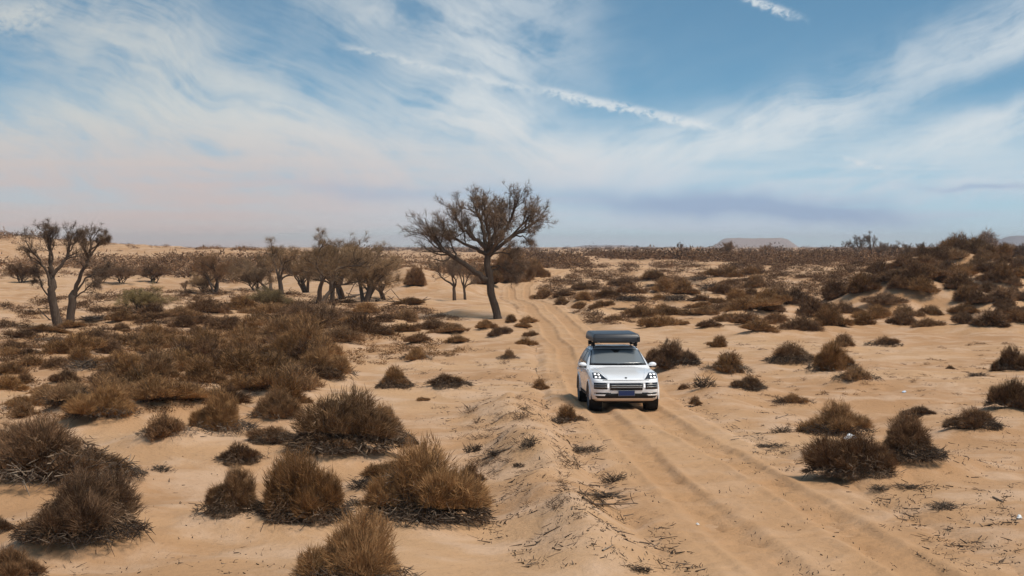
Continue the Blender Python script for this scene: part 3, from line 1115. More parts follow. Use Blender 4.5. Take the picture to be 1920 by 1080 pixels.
def zone(poly, n, gap, w, ratio, what, where, kind='med', mat='twig', seed=0, rows=3, mound=0.14, deadshare=0.0):
    """shrubs spread over a stretch of ground seen in the photograph; each told apart by its row and its place along it"""
    r = np.random.default_rng(seed + 900)
    pts = sorted(poly_points(poly, n, gap, seed=seed), key=lambda p: -p[1])
    per = math.ceil(len(pts) / rows)
    names = {1: ['row'], 2: ['front row', 'back row'], 3: ['front row', 'middle row', 'back row'], 4: ['front row', 'second row', 'third row', 'back row']}[rows]
    for k in range(rows):
        row = sorted(pts[k * per:(k + 1) * per])
        for i, (px, py) in enumerate(row):
            ww = r.uniform(*w)
            dead = r.random() < deadshare
            lab = f'{"low dead brush" if dead else what} {where}, {names[k]}, {ORD[i] if i < 16 else "last"} from the left'
            m = mat if isinstance(mat, str) else mat[r.integers(len(mat))]
            plan('dead' if dead else kind, px, py, ww, ww * r.uniform(*ratio) * (0.6 if dead else 1), lab, what + 's ' + where, m, mound, 0,
                 name='dead_brush' if dead else None, cat='dead brush' if dead else 'shrub')


def plan_all():
    P = plan
    # --- large shrubs, one by one
    P('big', 668, 1118, 205, 170, 'tawny round shrub at the bottom edge of the picture', None, 'twig', 0.12, 1, 0)
    P('big', 800, 1002, 205, 182, 'broad brown shrub with a skirt of dead sticks beside the bare sand', None, 'twig', 0.26, 3, 1)
    P('big', 566, 1006, 165, 158, 'shrub topping a mound thickly covered in grey dead sticks', None, 'twig', 0.34, 4, 2)
    P('big', 650, 876, 190, 150, 'large tawny shrub with two rounded heads left of the bare sand', None, 'twig', 0.26, 3, 3)
    P('big', 722, 835, 95, 78, 'smaller tawny shrub pressed against the two-headed shrub', None, 'twig', 0.20, 1, 4)
    P('big', 155, 1048, 195, 150, 'dark shrub with upright stubs in the lower left corner', None, 'dark', 0.28, 3, 2)
    P('med', 220, 922, 96, 55, 'small brown shrub behind the dark corner shrub', None, 'twig', 0.16, 1, 0)
    P('big', 90, 930, 250, 140, 'very wide dark shrub at the left edge above bare sand', None, 'dark', 0.26, 2, 3)
    P('big', 20, 1098, 120, 90, 'dark shrub cut off by the lower left corner', None, 'dark', 0.20, 1, 5)
    P('med', 2, 1002, 60, 48, 'small dark shrub cut off by the left edge', None, 'dark', 0.16, 1, 2)
    P('big', 440, 985, 120, 95, 'brown shrub with long roots trailing down the sand', None, 'twig', 0.30, 3, 4)
    P('med', 452, 880, 90, 55, 'dark prickly shrub on the crest above the trailing roots', None, 'dark', 0.22, 2, 2)
    P('dead', 302, 892, 52, 22, 'small heap of dead sticks alone on smooth sand', None, 'twig', 0.08, name='dead_brush', cat='dead brush')
    P('med', 312, 832, 100, 75, 'round shrub at the top of the smooth sand slope', None, 'dark', 0.22, 1, 1)
    P('big', 408, 822, 118, 88, 'feathery upright shrub at the top of the sand slope', None, 'twig', 0.22, 1, 4)
    P('big', 518, 795, 96, 70, 'brown shrub left of the two-headed shrub', None, 'twig', 0.22, 1, 2)
    P('med', 512, 845, 92, 50, 'dark shrub of broken sticks below the brown one', None, 'dark', 0.22, 2, 3)
    P('big', 600, 722, 115, 76, 'rounded shrub above the strip of open sand', None, 'twig', 0.2, 1, 1)
    P('big', 540, 700, 110, 70, 'bushy shrub at the end of the long thicket', None, 'twig', 0.2, 1, 0)
    P('med', 741, 736, 66, 52, 'round shrub alone on sand with a dark stick base', None, 'twig', 0.28, 2, 4)
    P('med', 838, 738, 78, 40, 'wide dead-looking shrub arched over a sand hump', None, 'dark', 0.34, 3, 3)
    P('med', 780, 682, 56, 42, 'small dark shrub behind the round one on sand', None, 'twig', 0.22, 1, 1)
    P('med', 953, 676, 40, 26, 'small shrub alone on sand near the track', None, 'twig', 0.2, 1, 0)
    P('med', 1013, 728, 38, 26, 'little tawny shrub on the track verge behind the car', None, 'twig', 0.12, 0, 0)
    P('med', 1068, 792, 66, 46, 'tawny shrub on the bank beside the car wheel', None, 'twig', 0.15, 1, 4)
    P('med', 790, 754, 32, 16, 'tiny tawny tuft below the arched shrub', None, 'twig', 0.1, 0, 3)
    P('med', 776, 838, 26, 26, 'tiny dark upright tuft above the broad brown shrub', None, 'dark', 0.1, 0, 2)
    P('med', 610, 880, 110, 60, 'dark matted shrub filling the gap below the two-headed shrub', None, 'dark', 0.2, 2, 5)
    P('med', 735, 905, 100, 48, 'ragged brown shrub between the two-headed and broad shrubs', None, 'twig', 0.16, 2, 6)
    P('dead', 690, 925, 90, 34, 'matted dead brush on the sand between the three near shrubs', None, 'twig', 0.12, name='dead_brush', cat='dead brush')
    P('dead', 668, 958, 60, 28, 'dead brush behind the tawny round shrub at the bottom', None, 'twig', 0.1, name='dead_brush', cat='dead brush')
    P('med', 880, 905, 60, 62, 'dark shrub behind the right end of the broad brown shrub', None, 'dark', 0.16, 1, 2)
    P('dead', 560, 880, 60, 26, 'dead brush left of the dark matted shrub', None, 'twig', 0.1, name='dead_brush', cat='dead brush')
    P('med', 75, 1040, 90, 70, 'low dark shrub leaning on the corner shrub', None, 'dark', 0.16, 2, 5)
    P('big', 40, 880, 150, 90, 'dark shrub behind the very wide one at the left edge', None, 'dark', 0.2, 1, 2)
    P('big', 195, 800, 120, 80, 'brown shrub above the very wide dark one', None, 'twig', 0.2, 1, 1)
    P('med', 130, 780, 100, 62, 'brown shrub at the top of the left dark mass', None, 'twig', 0.2, 1, 6)
    # right of the track
    P('big', 1258, 698, 98, 64, 'broad dark shrub right behind the car', None, 'dark', 0.22, 1, 1)
    P('med', 1222, 690, 46, 48, 'narrow dark shrub hugging the car mirror', None, 'dark', 0.15, 0, 4)
    P('med', 1362, 708, 86, 56, 'round shrub right of the car with sticks beside it', None, 'twig', 0.2, 1, 0)
    P('med', 1403, 737, 66, 40, 'clump of cut upright sticks right of the car', None, 'dark', 0.24, 4, 2)
    P('med', 1487, 690, 90, 56, 'shrub on a hump with sticks spilling left', None, 'dark', 0.26, 3, 1)
    P('big', 1562, 704, 92, 64, 'tall dark shrub in the middle of the right-hand trio', None, 'twig', 0.2, 1, 4)
    P('med', 1606, 720, 82, 46, 'brown shrub in front of the right-hand trio', None, 'twig', 0.2, 1, 1)
    P('med', 1580, 656, 62, 34, 'small round shrub behind the right-hand trio', None, 'twig', 0.2, 0, 0)
    P('med', 1656, 652, 60, 32, 'flat dark shrub on a clear sand flat', None, 'dark', 0.2, 1, 3)
    P('med', 1345, 656, 46, 32, 'small shrub beyond the broad dark one near the car', None, 'twig', 0.2, 0, 4)
    P('med', 1490, 764, 66, 36, 'low round shrub alone on the right sand', None, 'twig', 0.2, 1, 3)
    P('big', 1566, 826, 128, 78, 'grey-brown shrub at the back of the right-hand thicket', None, 'twig', 0.18, 1, 1)
    P('big', 1600, 906, 140, 96, 'dark shrub holding a white plastic bag', None, 'dark', 0.28, 3, 2)
    P('big', 1702, 884, 128, 94, 'round shrub at the right end of the thicket with bag', None, 'dark', 0.26, 3, 4)
    P('med', 1822, 815, 100, 56, 'dark shrub with splayed sticks near the right edge', None, 'dark', 0.28, 4, 2)
    P('med', 1722, 785, 62, 28, 'row of short dark stubs behind the right thicket', None, 'dark', 0.15, 2, 2)
    P('big', 1900, 776, 92, 80, 'big dark shrub cut off by the right edge', None, 'dark', 0.2, 1, 5)
    P('big', 1902, 700, 70, 58, 'dark shrub at the right edge above the bigger one', None, 'dark', 0.2, 1, 1)
    P('med', 1782, 692, 20, 14, 'tiny upright tuft on the wide right sand', None, 'dark', 0, 0, 2)
    P('dead', 1830, 708, 42, 18, 'small dark dead brush on the wide right sand', None, 'twig', 0.1, name='dead_brush', cat='dead brush')
    P('dead', 1648, 926, 58, 20, 'dead brush in front of the thicket, nearer the track', None, 'twig', 0.1, name='dead_brush', cat='dead brush')
    P('dead', 1768, 962, 72, 26, 'dead brush in the lower right, farthest from the track', None, 'twig', 0.12, name='dead_brush', cat='dead brush')
    P('dead', 1700, 925, 70, 18, 'dead brush between the two lower right heaps', None, 'twig', 0.08, name='dead_brush', cat='dead brush')
    P('med', 1304, 758, 34, 22, 'tiny tawny shrub right of the car wheel', None, 'twig', 0.12, 0, 0)
    P('med', 1282, 732, 30, 20, 'tiny dark shrub beyond the car wheel', None, 'dark', 0.12, 0, 1)
    P('dead', 1325, 730, 52, 30, 'spray of upright dead sticks right of the car', None, 'twig', 0.1, name='dead_brush', cat='dead brush', variant=3)
    P('dead', 1460, 815, 50, 18, 'flat dead brush on the right verge of the track', None, 'twig', 0.08, name='dead_brush', cat='dead brush')
    P('dead', 1440, 840, 56, 18, 'flat dead brush on the right verge, nearer the camera', None, 'twig', 0.08, name='dead_brush', cat='dead brush')
    # on the bank left of the track
    P('dead', 985, 852, 52, 30, 'dark dead brush on the bank with a pale branch', None, 'twig', 0.15, name='dead_brush', cat='dead brush', variant=3)
    P('dead', 972, 876, 26, 20, 'small dark dead tuft on the bank', None, 'dark', 0.05, name='dead_brush', cat='dead brush')
    P('dead', 1094, 850, 60, 26, 'tangled dead brush on top of the bank', None, 'twig', 0.12, name='dead_brush', cat='dead brush')
    P('dead', 1145, 905, 60, 22, 'dead brush on the bank edge beside the rut', None, 'twig', 0.1, name='dead_brush', cat='dead brush')
    P('dead', 1120, 945, 130, 22, 'long mat of dead sticks across the bank', None, 'twig', 0.06, name='dead_brush', cat='dead brush')
    P('dead', 1195, 1075, 66, 26, 'dead brush at the bottom edge beside the track', None, 'twig', 0.06, name='dead_brush', cat='dead brush')
    P('dead', 930, 862, 46, 26, 'dead brush with a bleached stick left of the bank', None, 'twig', 0.1, name='dead_brush', cat='dead brush')
    P('dead', 978, 770, 60, 16, 'thin line of dead sticks behind the bank', None, 'twig', 0.05, name='dead_brush', cat='dead brush')
    P('dead', 890, 850, 30, 40, 'dark stub at the right end of the broad shrub', None, 'dark', 0.05, name='dead_brush', cat='dead brush')
    # --- stretches of smaller ones
    zone([(190, 760), (330, 665), (560, 605), (690, 640), (640, 690), (540, 775), (430, 765), (300, 795)], 38, 46, (88, 145), (0.46, 0.66),
         'brown shrub', 'in the sand slope thicket', 'med', ('twig', 'twig', 'dark'), 1, 3, 0.16, 0.0)
    zone([(0, 690), (210, 650), (330, 655), (200, 760), (130, 800), (0, 800)], 26, 40, (58, 108), (0.42, 0.62),
         'dark shrub', 'in the far left patch', 'med', ('dark', 'twig'), 11, 2, 0.16, 0.1)
    zone([(0, 640), (230, 600), (560, 580), (760, 600), (880, 640), (820, 660), (690, 640), (500, 618), (210, 655), (0, 690)], 48, 40, (50, 92), (0.34, 0.56),
         'low shrub', 'below the left trees', 'med', ('twig', 'dark'), 2, 4, 0.14, 0.18)
    zone([(905, 604), (985, 600), (1020, 650), (985, 652), (900, 630)], 9, 18, (26, 46), (0.5, 0.7), 'small dark shrub', 'around the foot of the big tree', 'med', ('dark', 'twig'), 3, 1, 0.2)
    zone([(1010, 560), (1180, 530), (1420, 520), (1460, 560), (1380, 625), (1260, 625), (1120, 600)], 48, 34, (36, 72), (0.38, 0.56), 'small dry shrub', 'on the field right of the track', 'med', ('twig', 'dark', 'twig'), 4, 4, 0.2, 0.22)
    zone([(1375, 600), (1480, 575), (1600, 570), (1760, 560), (1915, 585), (1915, 625), (1600, 622), (1400, 636)], 42, 40, (60, 110), (0.42, 0.62), 'brown shrub', 'in the long thicket on the right', 'med', ('twig', 'dark', 'dark'), 5, 4, 0.2)
    zone([(1640, 530), (1700, 505), (1765, 520), (1780, 565), (1620, 580)], 14, 32, (50, 86), (0.5, 0.7), 'dark shrub', 'on the dark hummock at right', 'med', ('dark',), 6, 2, 0.2)
    zone([(1745, 500), (1790, 476), (1860, 470), (1915, 480), (1918, 540), (1850, 545), (1770, 520)], 26, 30, (44, 84), (0.55, 0.8), 'dark shrub', 'on the tall right dune', 'med', ('dark', 'twig'), 7, 2, 0.15)
    zone([(1790, 560), (1915, 545), (1918, 590), (1800, 590)], 8, 34, (40, 76), (0.5, 0.6), 'dark shrub', 'at the foot of the tall dune', 'med', ('dark',), 8, 1, 0.2)


def stuff_mesh(libs, pts, sizes, hts, seed):
    """many small shrubs as one mesh"""
    r = np.random.default_rng(seed)
    V, T, A, n = [], [], [], 0
    data = [l for l in libs]
    for (x, y, z), w, h in zip(pts, sizes, hts):
        v, t, a = data[r.integers(len(data))]
        c, s = math.cos(q := r.uniform(0, 6.28)), math.sin(q)
        vv = np.empty_like(v)
        vv[:, 0] = x + (v[:, 0] * c - v[:, 1] * s) * w
        vv[:, 1] = y + (v[:, 0] * s + v[:, 1] * c) * w
        vv[:, 2] = z + v[:, 2] * h
        V.append(vv); T.append(t + n); A.append(np.clip(a + r.normal(0, 0.13), 0, 1)); n += len(v)
    return np.concatenate(V), np.concatenate(T), np.concatenate(A)


def merged(S, T):
    v1, t1, a1 = S.data(); v2, t2, a2 = T.data()
    return np.concatenate([v1, v2]), np.concatenate([t1, t2 + len(v1)]), np.concatenate([a1, a2])


def build_far_scrub():
    low = [merged(*s) for s in LOW]
    far = [merged(*shrub_meshes(340 + i, 1, 150, 0.72, 1.0, 0.45, 0.1, 4, 5.2)) for i in range(5)]
    # widen the slivers of the far ones so that they do not vanish between pixels
    dead = [d.data() for d in DEADLOW]
    r = np.random.default_rng(99)

    def put(poly, n, w, ratio, seed, libs, clump=0.0, mat=M_DARK, name='low_scrub', label='', thr=-9.0):
        pts, ws, hs = [], [], []
        rr = np.random.default_rng(seed)
        xs = [p[0] for p in poly]; ys = [p[1] for p in poly]
        tries = 0
        while len(pts) < n and tries < n * 14:
            tries += 1
            px, py = rr.uniform(min(xs), max(xs)), rr.uniform(min(ys), max(ys))
            if not in_poly(px, py, poly):
                continue
            g = ground_at(px, py)
            if g is None:
                continue
            x, y = g
            if abs(x - float(track_x(y))) < float(track_w(y)) + 0.5 and y < 260:
                continue
            if thr > -5 and float(vnoise(np.array([px / 38.0]), np.array([py / 11.0]), seed)[0]) < thr:
                continue
            W = rr.uniform(*w) * y / F
            pts.append((x, y)); ws.append(W); hs.append(W * rr.uniform(*ratio) * 1.25)
        pp = np.array(pts)
        zz = h_ground(pp[:, 0].copy(), pp[:, 1].copy()) - 0.03
        v, t, a = stuff_mesh(libs, list(zip(pp[:, 0], pp[:, 1], zz)), ws, hs, seed)
        o = obj(name, mesh_np(name, v, tris=t, attrs={'tone': a}), mat)
        tag(o, label, None, None, 'stuff')

    put([(1000, 500), (1400, 488), (1720, 492), (1640, 545), (1480, 575), (1330, 600), (1100, 610), (1010, 570)], 1600, (14, 48), (0.3, 0.55), 5, low + dead[:1], name='field_scrub',
        label='scattered tiny dark scrub over the pale field right of the track', mat=M_DARK, thr=-0.4)
    put([(0, 570), (250, 545), (480, 545), (760, 570), (870, 600), (700, 640), (300, 640), (0, 680)], 1350, (16, 52), (0.3, 0.5), 6, low + dead[:1], name='low_scrub',
        label='scattered tiny dark scrub on the flat around the left trees', mat=M_DARK, thr=-0.35)
    put([(1200, 640), (1450, 640), (1920, 640), (1920, 700), (1400, 770), (1250, 740)], 330, (10, 32), (0.25, 0.45), 8, dead + low, name='dead_tufts',
        label='sparse dead tufts on the sand right of the car', mat=M_DARK, thr=-0.2)
    put([(0, 640), (560, 620), (860, 640), (880, 660), (690, 690), (560, 740), (350, 780), (0, 800)], 700, (26, 70), (0.3, 0.5), 9, low, name='ground_brush',
        label='small dead brush between the shrubs of the left thicket', mat=M_TWIG)
    put([(880, 745), (1050, 735), (1120, 830), (1230, 960), (1190, 1010), (1010, 960), (880, 880)], 100, (16, 54), (0.6, 1.2), 12, dead, name='bank_brush',
        label='tangled dead brush strewn along the bank left of the track', mat=M_HEAP, thr=-0.2)
    put([(700, 640), (1030, 640), (1060, 740), (900, 800), (700, 720)], 50, (12, 34), (0.5, 1.0), 13, dead, name='sand_tufts',
        label='tiny dead tufts on the open sand left of the car', mat=M_HEAP, thr=-0.1)
    put([(1260, 700), (1900, 700), (1910, 1070), (1760, 1060), (1500, 880)], 90, (10, 30), (0.5, 1.0), 14, dead, name='verge_tufts',
        label='tiny dead tufts on the near sand right of the track', mat=M_HEAP, thr=-0.1)
    # belt along the skyline, in depth from 260 to 700 m
    V, T, A = [], [], []
    for nm, x0, x1, d0, d1, n, hh, mat, seed, lab in (
            ('skyline_scrub', 0.0, 0.275, 235, 620, 1900, (1.5, 3.3), M_DARK, 31, 'dense dark scrub along the skyline right of the big tree'),
            ('thicket_scrub', -0.33, -0.05, 205, 410, 620, (1.6, 3.5), M_DARK, 32, 'dense dark thicket behind the left trees below the sand ridge'),
            ('horizon_scrub', -0.09, 0.36, 620, 2400, 800, (2.4, 5.4), M_DARK, 37, 'thin line of far scrub on the very horizon'),
            ('ridge_scrub', -0.33, -0.07, 400, 455, 230, (0.8, 1.9), M_DARK, 33, 'dark scrub dotted along the crest of the left sand ridge'),
            ('dune_scrub', 0.20, 0.34, 165, 330, 170, (1.0, 2.0), M_DARK, 34, 'dense scrub behind the tall dune at the right edge'),
            ('tree_scrub', -0.09, 0.012, 182, 320, 240, (1.4, 3.0), M_DARK, 35, 'scrub thicket behind the big tree where the track bends')):
        rr = np.random.default_rng(seed)
        y = rr.uniform(d0, d1, n)
        x = rr.uniform(x0, x1, n) * y
        keep = np.ones(n, bool)
        if nm == 'ridge_scrub':
            y = 430 + 0.12 * x + rr.normal(0, 12, n)
        if nm == 'thicket_scrub':
            keep = (vnoise(x / 16.0, y / 26.0, 5) > -0.35)
        if nm == 'skyline_scrub':
            keep = (vnoise(x / 22.0, y / 30.0, 6) > -0.15 - (y - 290) / 160.0)
        if nm in ('tree_scrub', 'skyline_scrub'):
            keep &= np.abs(x - track_x(y)) > track_w(y) + 2.2
            keep &= ~((x > -16) & (x < -3) & (y < 196))
        x, y = x[keep], y[keep]
        z = h_ground(x.copy(), y.copy()) - 0.05
        H = rr.uniform(*hh, len(x)) * (0.42 + 0.95 * sstep(vnoise(x / 21, y / 60, 8) + 0.5 * vnoise(x / 7, y / 30, 18), -0.7, 0.8))
        W = H * rr.uniform(1.2, 3.2, len(x))
        v, t, a = stuff_mesh(far, list(zip(x, y, z)), W, H * 1.2, seed)
        o = obj(nm, mesh_np(nm, v, tris=t, attrs={'tone': a}), mat)
        tag(o, lab, None, None, 'stuff')


def build_trees():
    big_tree()
    twin_tree()
    lib = [tree_variant(41, 2, 0.28, 1.0, 12), tree_variant(42, 1, 0.15, 0.8, 12), tree_variant(43, 3, 0.35, 1.0, 10), tree_variant(44, 2, 0.5, 1.3, 11), tree_variant(45, 5, 0.45, 0.9, 10, low=True), tree_variant(46, 1, 0.3, 0.6, 8)]

    def tree(px, py, h, v, mat, label, group, wide=1.0, at=None, name='desert_tree', rz=None):
        g = at or ground_at(px, py)
        if g is None:
            return
        x, y = g
        H = h * y / F
        root = empty(name, (x, y, hz(x, y) - 0.05), rng.uniform(0, 6.28) if rz is None else rz, (H * wide, H * wide, H))
        w, b, c = lib[v]
        obj('trunk', w, M_BARK, root)
        obj('branches', b, M_BARK, root)
        own_mat(obj('crown', c, M_OLIVE, root), mat)
        tag(root, label, 'tree', group)
    G = 'grove left of the big tree'
    tree(595, 570, 155, 0, M_OLIVE, 'tallest olive tree in the grove, thick dark trunk', G, 1.15)
    tree(622, 568, 128, 1, M_OLIVE, 'olive tree just right of the grove’s tallest tree'.replace('’', "'"), G, 1.15)
    tree(645, 560, 140, 3, M_OLIVE, 'broad olive tree in the middle of the grove', G, 1.15)
    tree(682, 566, 124, 2, M_OLIVE, 'many-stemmed olive tree at the right of the grove', G, 1.3)
    tree(722, 562, 92, 3, M_OLIVE, 'low leaning tree at the right end of the grove', G, 1.3)
    tree(528, 552, 116, 1, M_OLIVE, 'pale olive tree at the left end of the grove', G, 1.3)
    tree(508, 545, 92, 0, M_OLIVE, 'second tree from the left end of the grove', G, 1.3)
    tree(576, 548, 92, 2, M_OLIVE, 'smaller tree behind the tallest one of the grove', G, 1.3)
    tree(478, 545, 64, 4, M_OLIVE, 'small bushy tree left of the grove', G, 1.1)
    tree(404, 552, 88, 2, M_DARK, 'dark tangled tree between the grove and left trees', None, 0.9)
    tree(382, 548, 50, 4, M_OLIVE, 'short tree beside the dark tangled tree', None, 1.0)
    tree(438, 528, 50, 4, M_OLIVE, 'small round tree behind the dark tangled tree', None, 1.1)
    tree(264, 588, 66, 4, M_YELLOW, 'yellow-green bushy tree standing alone on the left flat', None, 1.3)
    tree(506, 586, 58, 4, M_YELLOW, 'yellow-green bushy tree in front of the grove', None, 1.25)
    tree(350, 553, 30, 5, M_DARK, 'little dead snag left of the dark tangled tree', None, 0.9)
    tree(852, 563, 96, 5, M_TREETWIG, 'thin leaning tree behind the big tree, left of two', 'two thin trees behind the big tree', 0.9)
    tree(872, 562, 92, 1, M_TREETWIG, 'thin forked tree behind the big tree, right of two', 'two thin trees behind the big tree', 0.9)
    for k, (px, h, lab) in enumerate(((40, 52, 'dark bushy tree at the left edge beyond the pair of trees'), (228, 46, 'bushy tree just right of the pair of trees'), (290, 50, 'dark bushy tree behind the lone yellow-green tree'),
                                      (190, 44, 'dark bushy tree between the pair of trees, far back'))):
        tree(px, 530, h, 4, M_DARK, lab, None, 1.4)
    T2 = 'bare trees on the right skyline'
    tree(1612, 487, 52, 5, M_TREETWIG, 'tall forked bare tree on the right skyline, left of two', T2, 1.0)
    tree(1634, 487, 58, 1, M_TREETWIG, 'tall bare tree on the right skyline, right of two', T2, 0.8)
    tree(1650, 489, 40, 2, M_TREETWIG, 'shorter bare tree beside the tall skyline pair', T2, 0.8)
    tree(1674, 488, 40, 0, M_TREETWIG, 'small bare tree, fourth of the skyline row', T2, 0.8)
    tree(1698, 490, 42, 3, M_TREETWIG, 'small bare tree, fifth of the skyline row', T2, 0.9)
    tree(1722, 488, 36, 2, M_TREETWIG, 'small bare tree at the end of the skyline row beside the dune', T2, 0.9)
    tree(1360, 482, 34, 2, M_DARK, 'small dark tree standing above the skyline scrub before the mesa', None, 1.1)
    tree(1440, 480, 28, 0, M_DARK, 'small dark tree above the skyline scrub, right of the mesa', None, 1.1)
    tree(1277, 478, 26, 1, M_DARK, 'little dark tree poking from the skyline scrub', None, 1.1)


def thicket_bits():
    """drooping thicket right behind the big tree and the round one on the slope"""
    for px, py, w, h, lab in ((960, 530, 100, 80, 'drooping brown thicket behind the big tree, at the track bend'), (915, 535, 70, 60, 'brown thicket directly behind the big trunk'),
                              (1000, 520, 60, 44, 'brown thicket right of the track bend')):
        plan('big', px, py, w, h, lab, None, 'twig', 0.05, 0)
    plan('big', 781, 540, 58, 42, 'round dark shrub alone on the sand slope', None, 'dark', 0.1, 0, 4)
    plan('big', 768, 575, 60, 20, 'low shrub below the sand slope', None, 'twig', 0.1, 0, 3)


# ------------------------------------------------------------------ litter and branches
def litter():
    r = np.random.default_rng(77)
    zones = [([(880, 760), (1060, 745), (1180, 860), (1330, 1080), (1000, 1080), (880, 960), (900, 860)], 2300, (0.04, 0.30)),
             ([(1250, 740), (1470, 740), (1560, 840), (1540, 920), (1420, 860)], 620, (0.04, 0.26)),
             ([(1560, 900), (1900, 930), (1920, 1080), (1780, 1080), (1600, 960)], 900, (0.04, 0.30)),
             ([(1600, 660), (1920, 700), (1920, 960), (1770, 880), (1760, 780), (1640, 740)], 700, (0.04, 0.22)),
             ([(480, 860), (760, 850), (920, 900), (940, 1020), (740, 1000), (600, 950)], 700, (0.06, 0.30)),
             ([(0, 820), (380, 850), (480, 1000), (560, 1080), (0, 1080)], 380, (0.04, 0.20)),
             ([(760, 660), (1060, 690), (1060, 780), (880, 820), (760, 790)], 700, (0.04, 0.22)),
             ([(1180, 800), (1300, 800), (1620, 1000), (1700, 1080), (1480, 1080)], 300, (0.03, 0.14))]
    T = Twigs()
    P0, P1, R, A = [], [], [], []
    for poly, n, ln in zones:
        xs = [p[0] for p in poly]; ys = [p[1] for p in poly]
        c = 0; tries = 0
        while c < n and tries < n * 6:
            tries += 1
            px, py = r.uniform(min(xs), max(xs)), r.uniform(min(ys), max(ys))
            if not in_poly(px, py, poly):
                continue
            if float(vnoise(np.array([px / 46.0]), np.array([py / 18.0]), 3)[0]) + 0.7 * float(vnoise(np.array([px / 13.0]), np.array([py / 6.0]), 8)[0]) + r.normal(0, 0.2) < 0.05:
                continue
            # ground under the pixel, taken as level here and refined below
            d = ray(px, py)
            t = -CAMZ / d[2] * 0.985
            x, y = d[0] * t, d[1] * t
            a = r.uniform(0, math.pi)
            L = ln[0] * 0.4 + (ln[1] - ln[0]) * r.random() ** 4.0
            P0.append((x, y)); P1.append((x + math.cos(a) * L, y + math.sin(a) * L))
            R.append(0.003 + 0.011 * r.random() ** 2); A.append(r.beta(1.6, 1.7))
            c += 1
    P0 = np.array(P0); P1 = np.array(P1)
    z0 = h_ground(P0[:, 0].copy(), P0[:, 1].copy()) + r.normal(0.004, 0.006, len(P0))
    z1 = h_ground(P1[:, 0].copy(), P1[:, 1].copy()) + 0.004 + r.normal(0.008, 0.018, len(P1))
    T.prisms(np.column_stack([P0, z0]), np.column_stack([P1, z1]), np.array(R), np.array(R) * 0.5, np.array(A))
    o = obj('stick_litter', T.mesh('stick_litter'), M_STICK)
    tag(o, 'broken dead sticks littering the sand on both sides of the track', None, None, 'stuff')


def dead_branch(name, path, r0, label, seed, tone=0.8, twigs=6):
    """a bleached branch lying on the ground: path of pixels"""
    r = np.random.default_rng(seed)
    pts = []
    for px, py in path:
        x, y = ground_at(px, py)
        pts.append((x, y, hz(x, y) + r0 * 0.8 + abs(r.normal(0, r0))))
    p = np.array(pts)
    p[:, 1] = np.linspace(p[0, 1], p[-1, 1], len(p)) * 0.7 + p[:, 1] * 0.3
    p[:, 2] = h_ground(p[:, 0].copy(), p[:, 1].copy()) + r0 * 0.8
    T, B = Twigs(), Twigs()
    T.tube(p, np.linspace(r0, r0 * 0.35, len(p)), tone, 6)
    root = empty(name, tuple(p[0]))
    off = p[0].copy()
    for k in range(twigs):
        i = r.integers(0, len(p) - 1)
        s = p[i] + (p[i + 1] - p[i]) * r.random()
        d = np.array([r.normal(0, 1), r.normal(0, 0.6), abs(r.normal(0, 0.5))])
        q = wander(s, d, r.uniform(6, 16) * r0, 3, r, 0.2)
        B.prisms(q[:-1], q[1:], r0 * 0.4, r0 * 0.22, tone - 0.1)
    T.v = [v - off for v in T.v]; B.v = [v - off for v in B.v]
    obj('branch', T.mesh('branch', True), M_STICK, root)
    obj('side_twigs', B.mesh('side_twigs'), M_STICK, root)
    tag(root, label, 'branch')


def branches():
    dead_branch('dead_branch', [(1092, 935), (1115, 945), (1150, 938), (1196, 946)], 0.022, 'crooked grey branch lying across the bank of sticks', 1)
    dead_branch('dead_branch', [(904, 866), (930, 853), (958, 843)], 0.026, 'straight bleached branch leaning on the dead brush left of the bank', 2)
    dead_branch('dead_branch', [(1130, 1036), (1142, 1028), (1150, 1024)], 0.016, 'short pale stick near the bottom edge beside the track', 3, 0.9, 2)
    dead_branch('dead_branch', [(1020, 1004), (1030, 998), (1050, 990)], 0.014, 'thin dark stick on the bare foreground sand', 4, 0.4, 2)
    dead_branch('dead_branch', [(630, 566), (660, 552), (690, 545), (712, 532)], 0.13, 'thick fallen trunk leaning across the grove', 5, 0.5, 10)
    dead_branch('dead_branch', [(705, 566), (722, 564), (740, 573), (770, 566), (800, 564)], 0.09, 'fallen dead branch right of the grove', 6, 0.35, 14)
    dead_branch('dead_branch', [(137, 612), (146, 590), (156, 566), (163, 584)], 0.05, 'broken branch propped at the foot of the left pair of trees', 7, 0.2, 6)
    dead_branch('dead_branch', [(1862, 935), (1875, 940), (1882, 944)], 0.02, 'short pale stick near the lower right corner', 8, 0.9, 1)
    dead_branch('dead_branch', [(1455, 786), (1470, 780), (1478, 777)], 0.018, 'short bleached log on the right verge beyond the dead brush', 9, 0.85, 2)


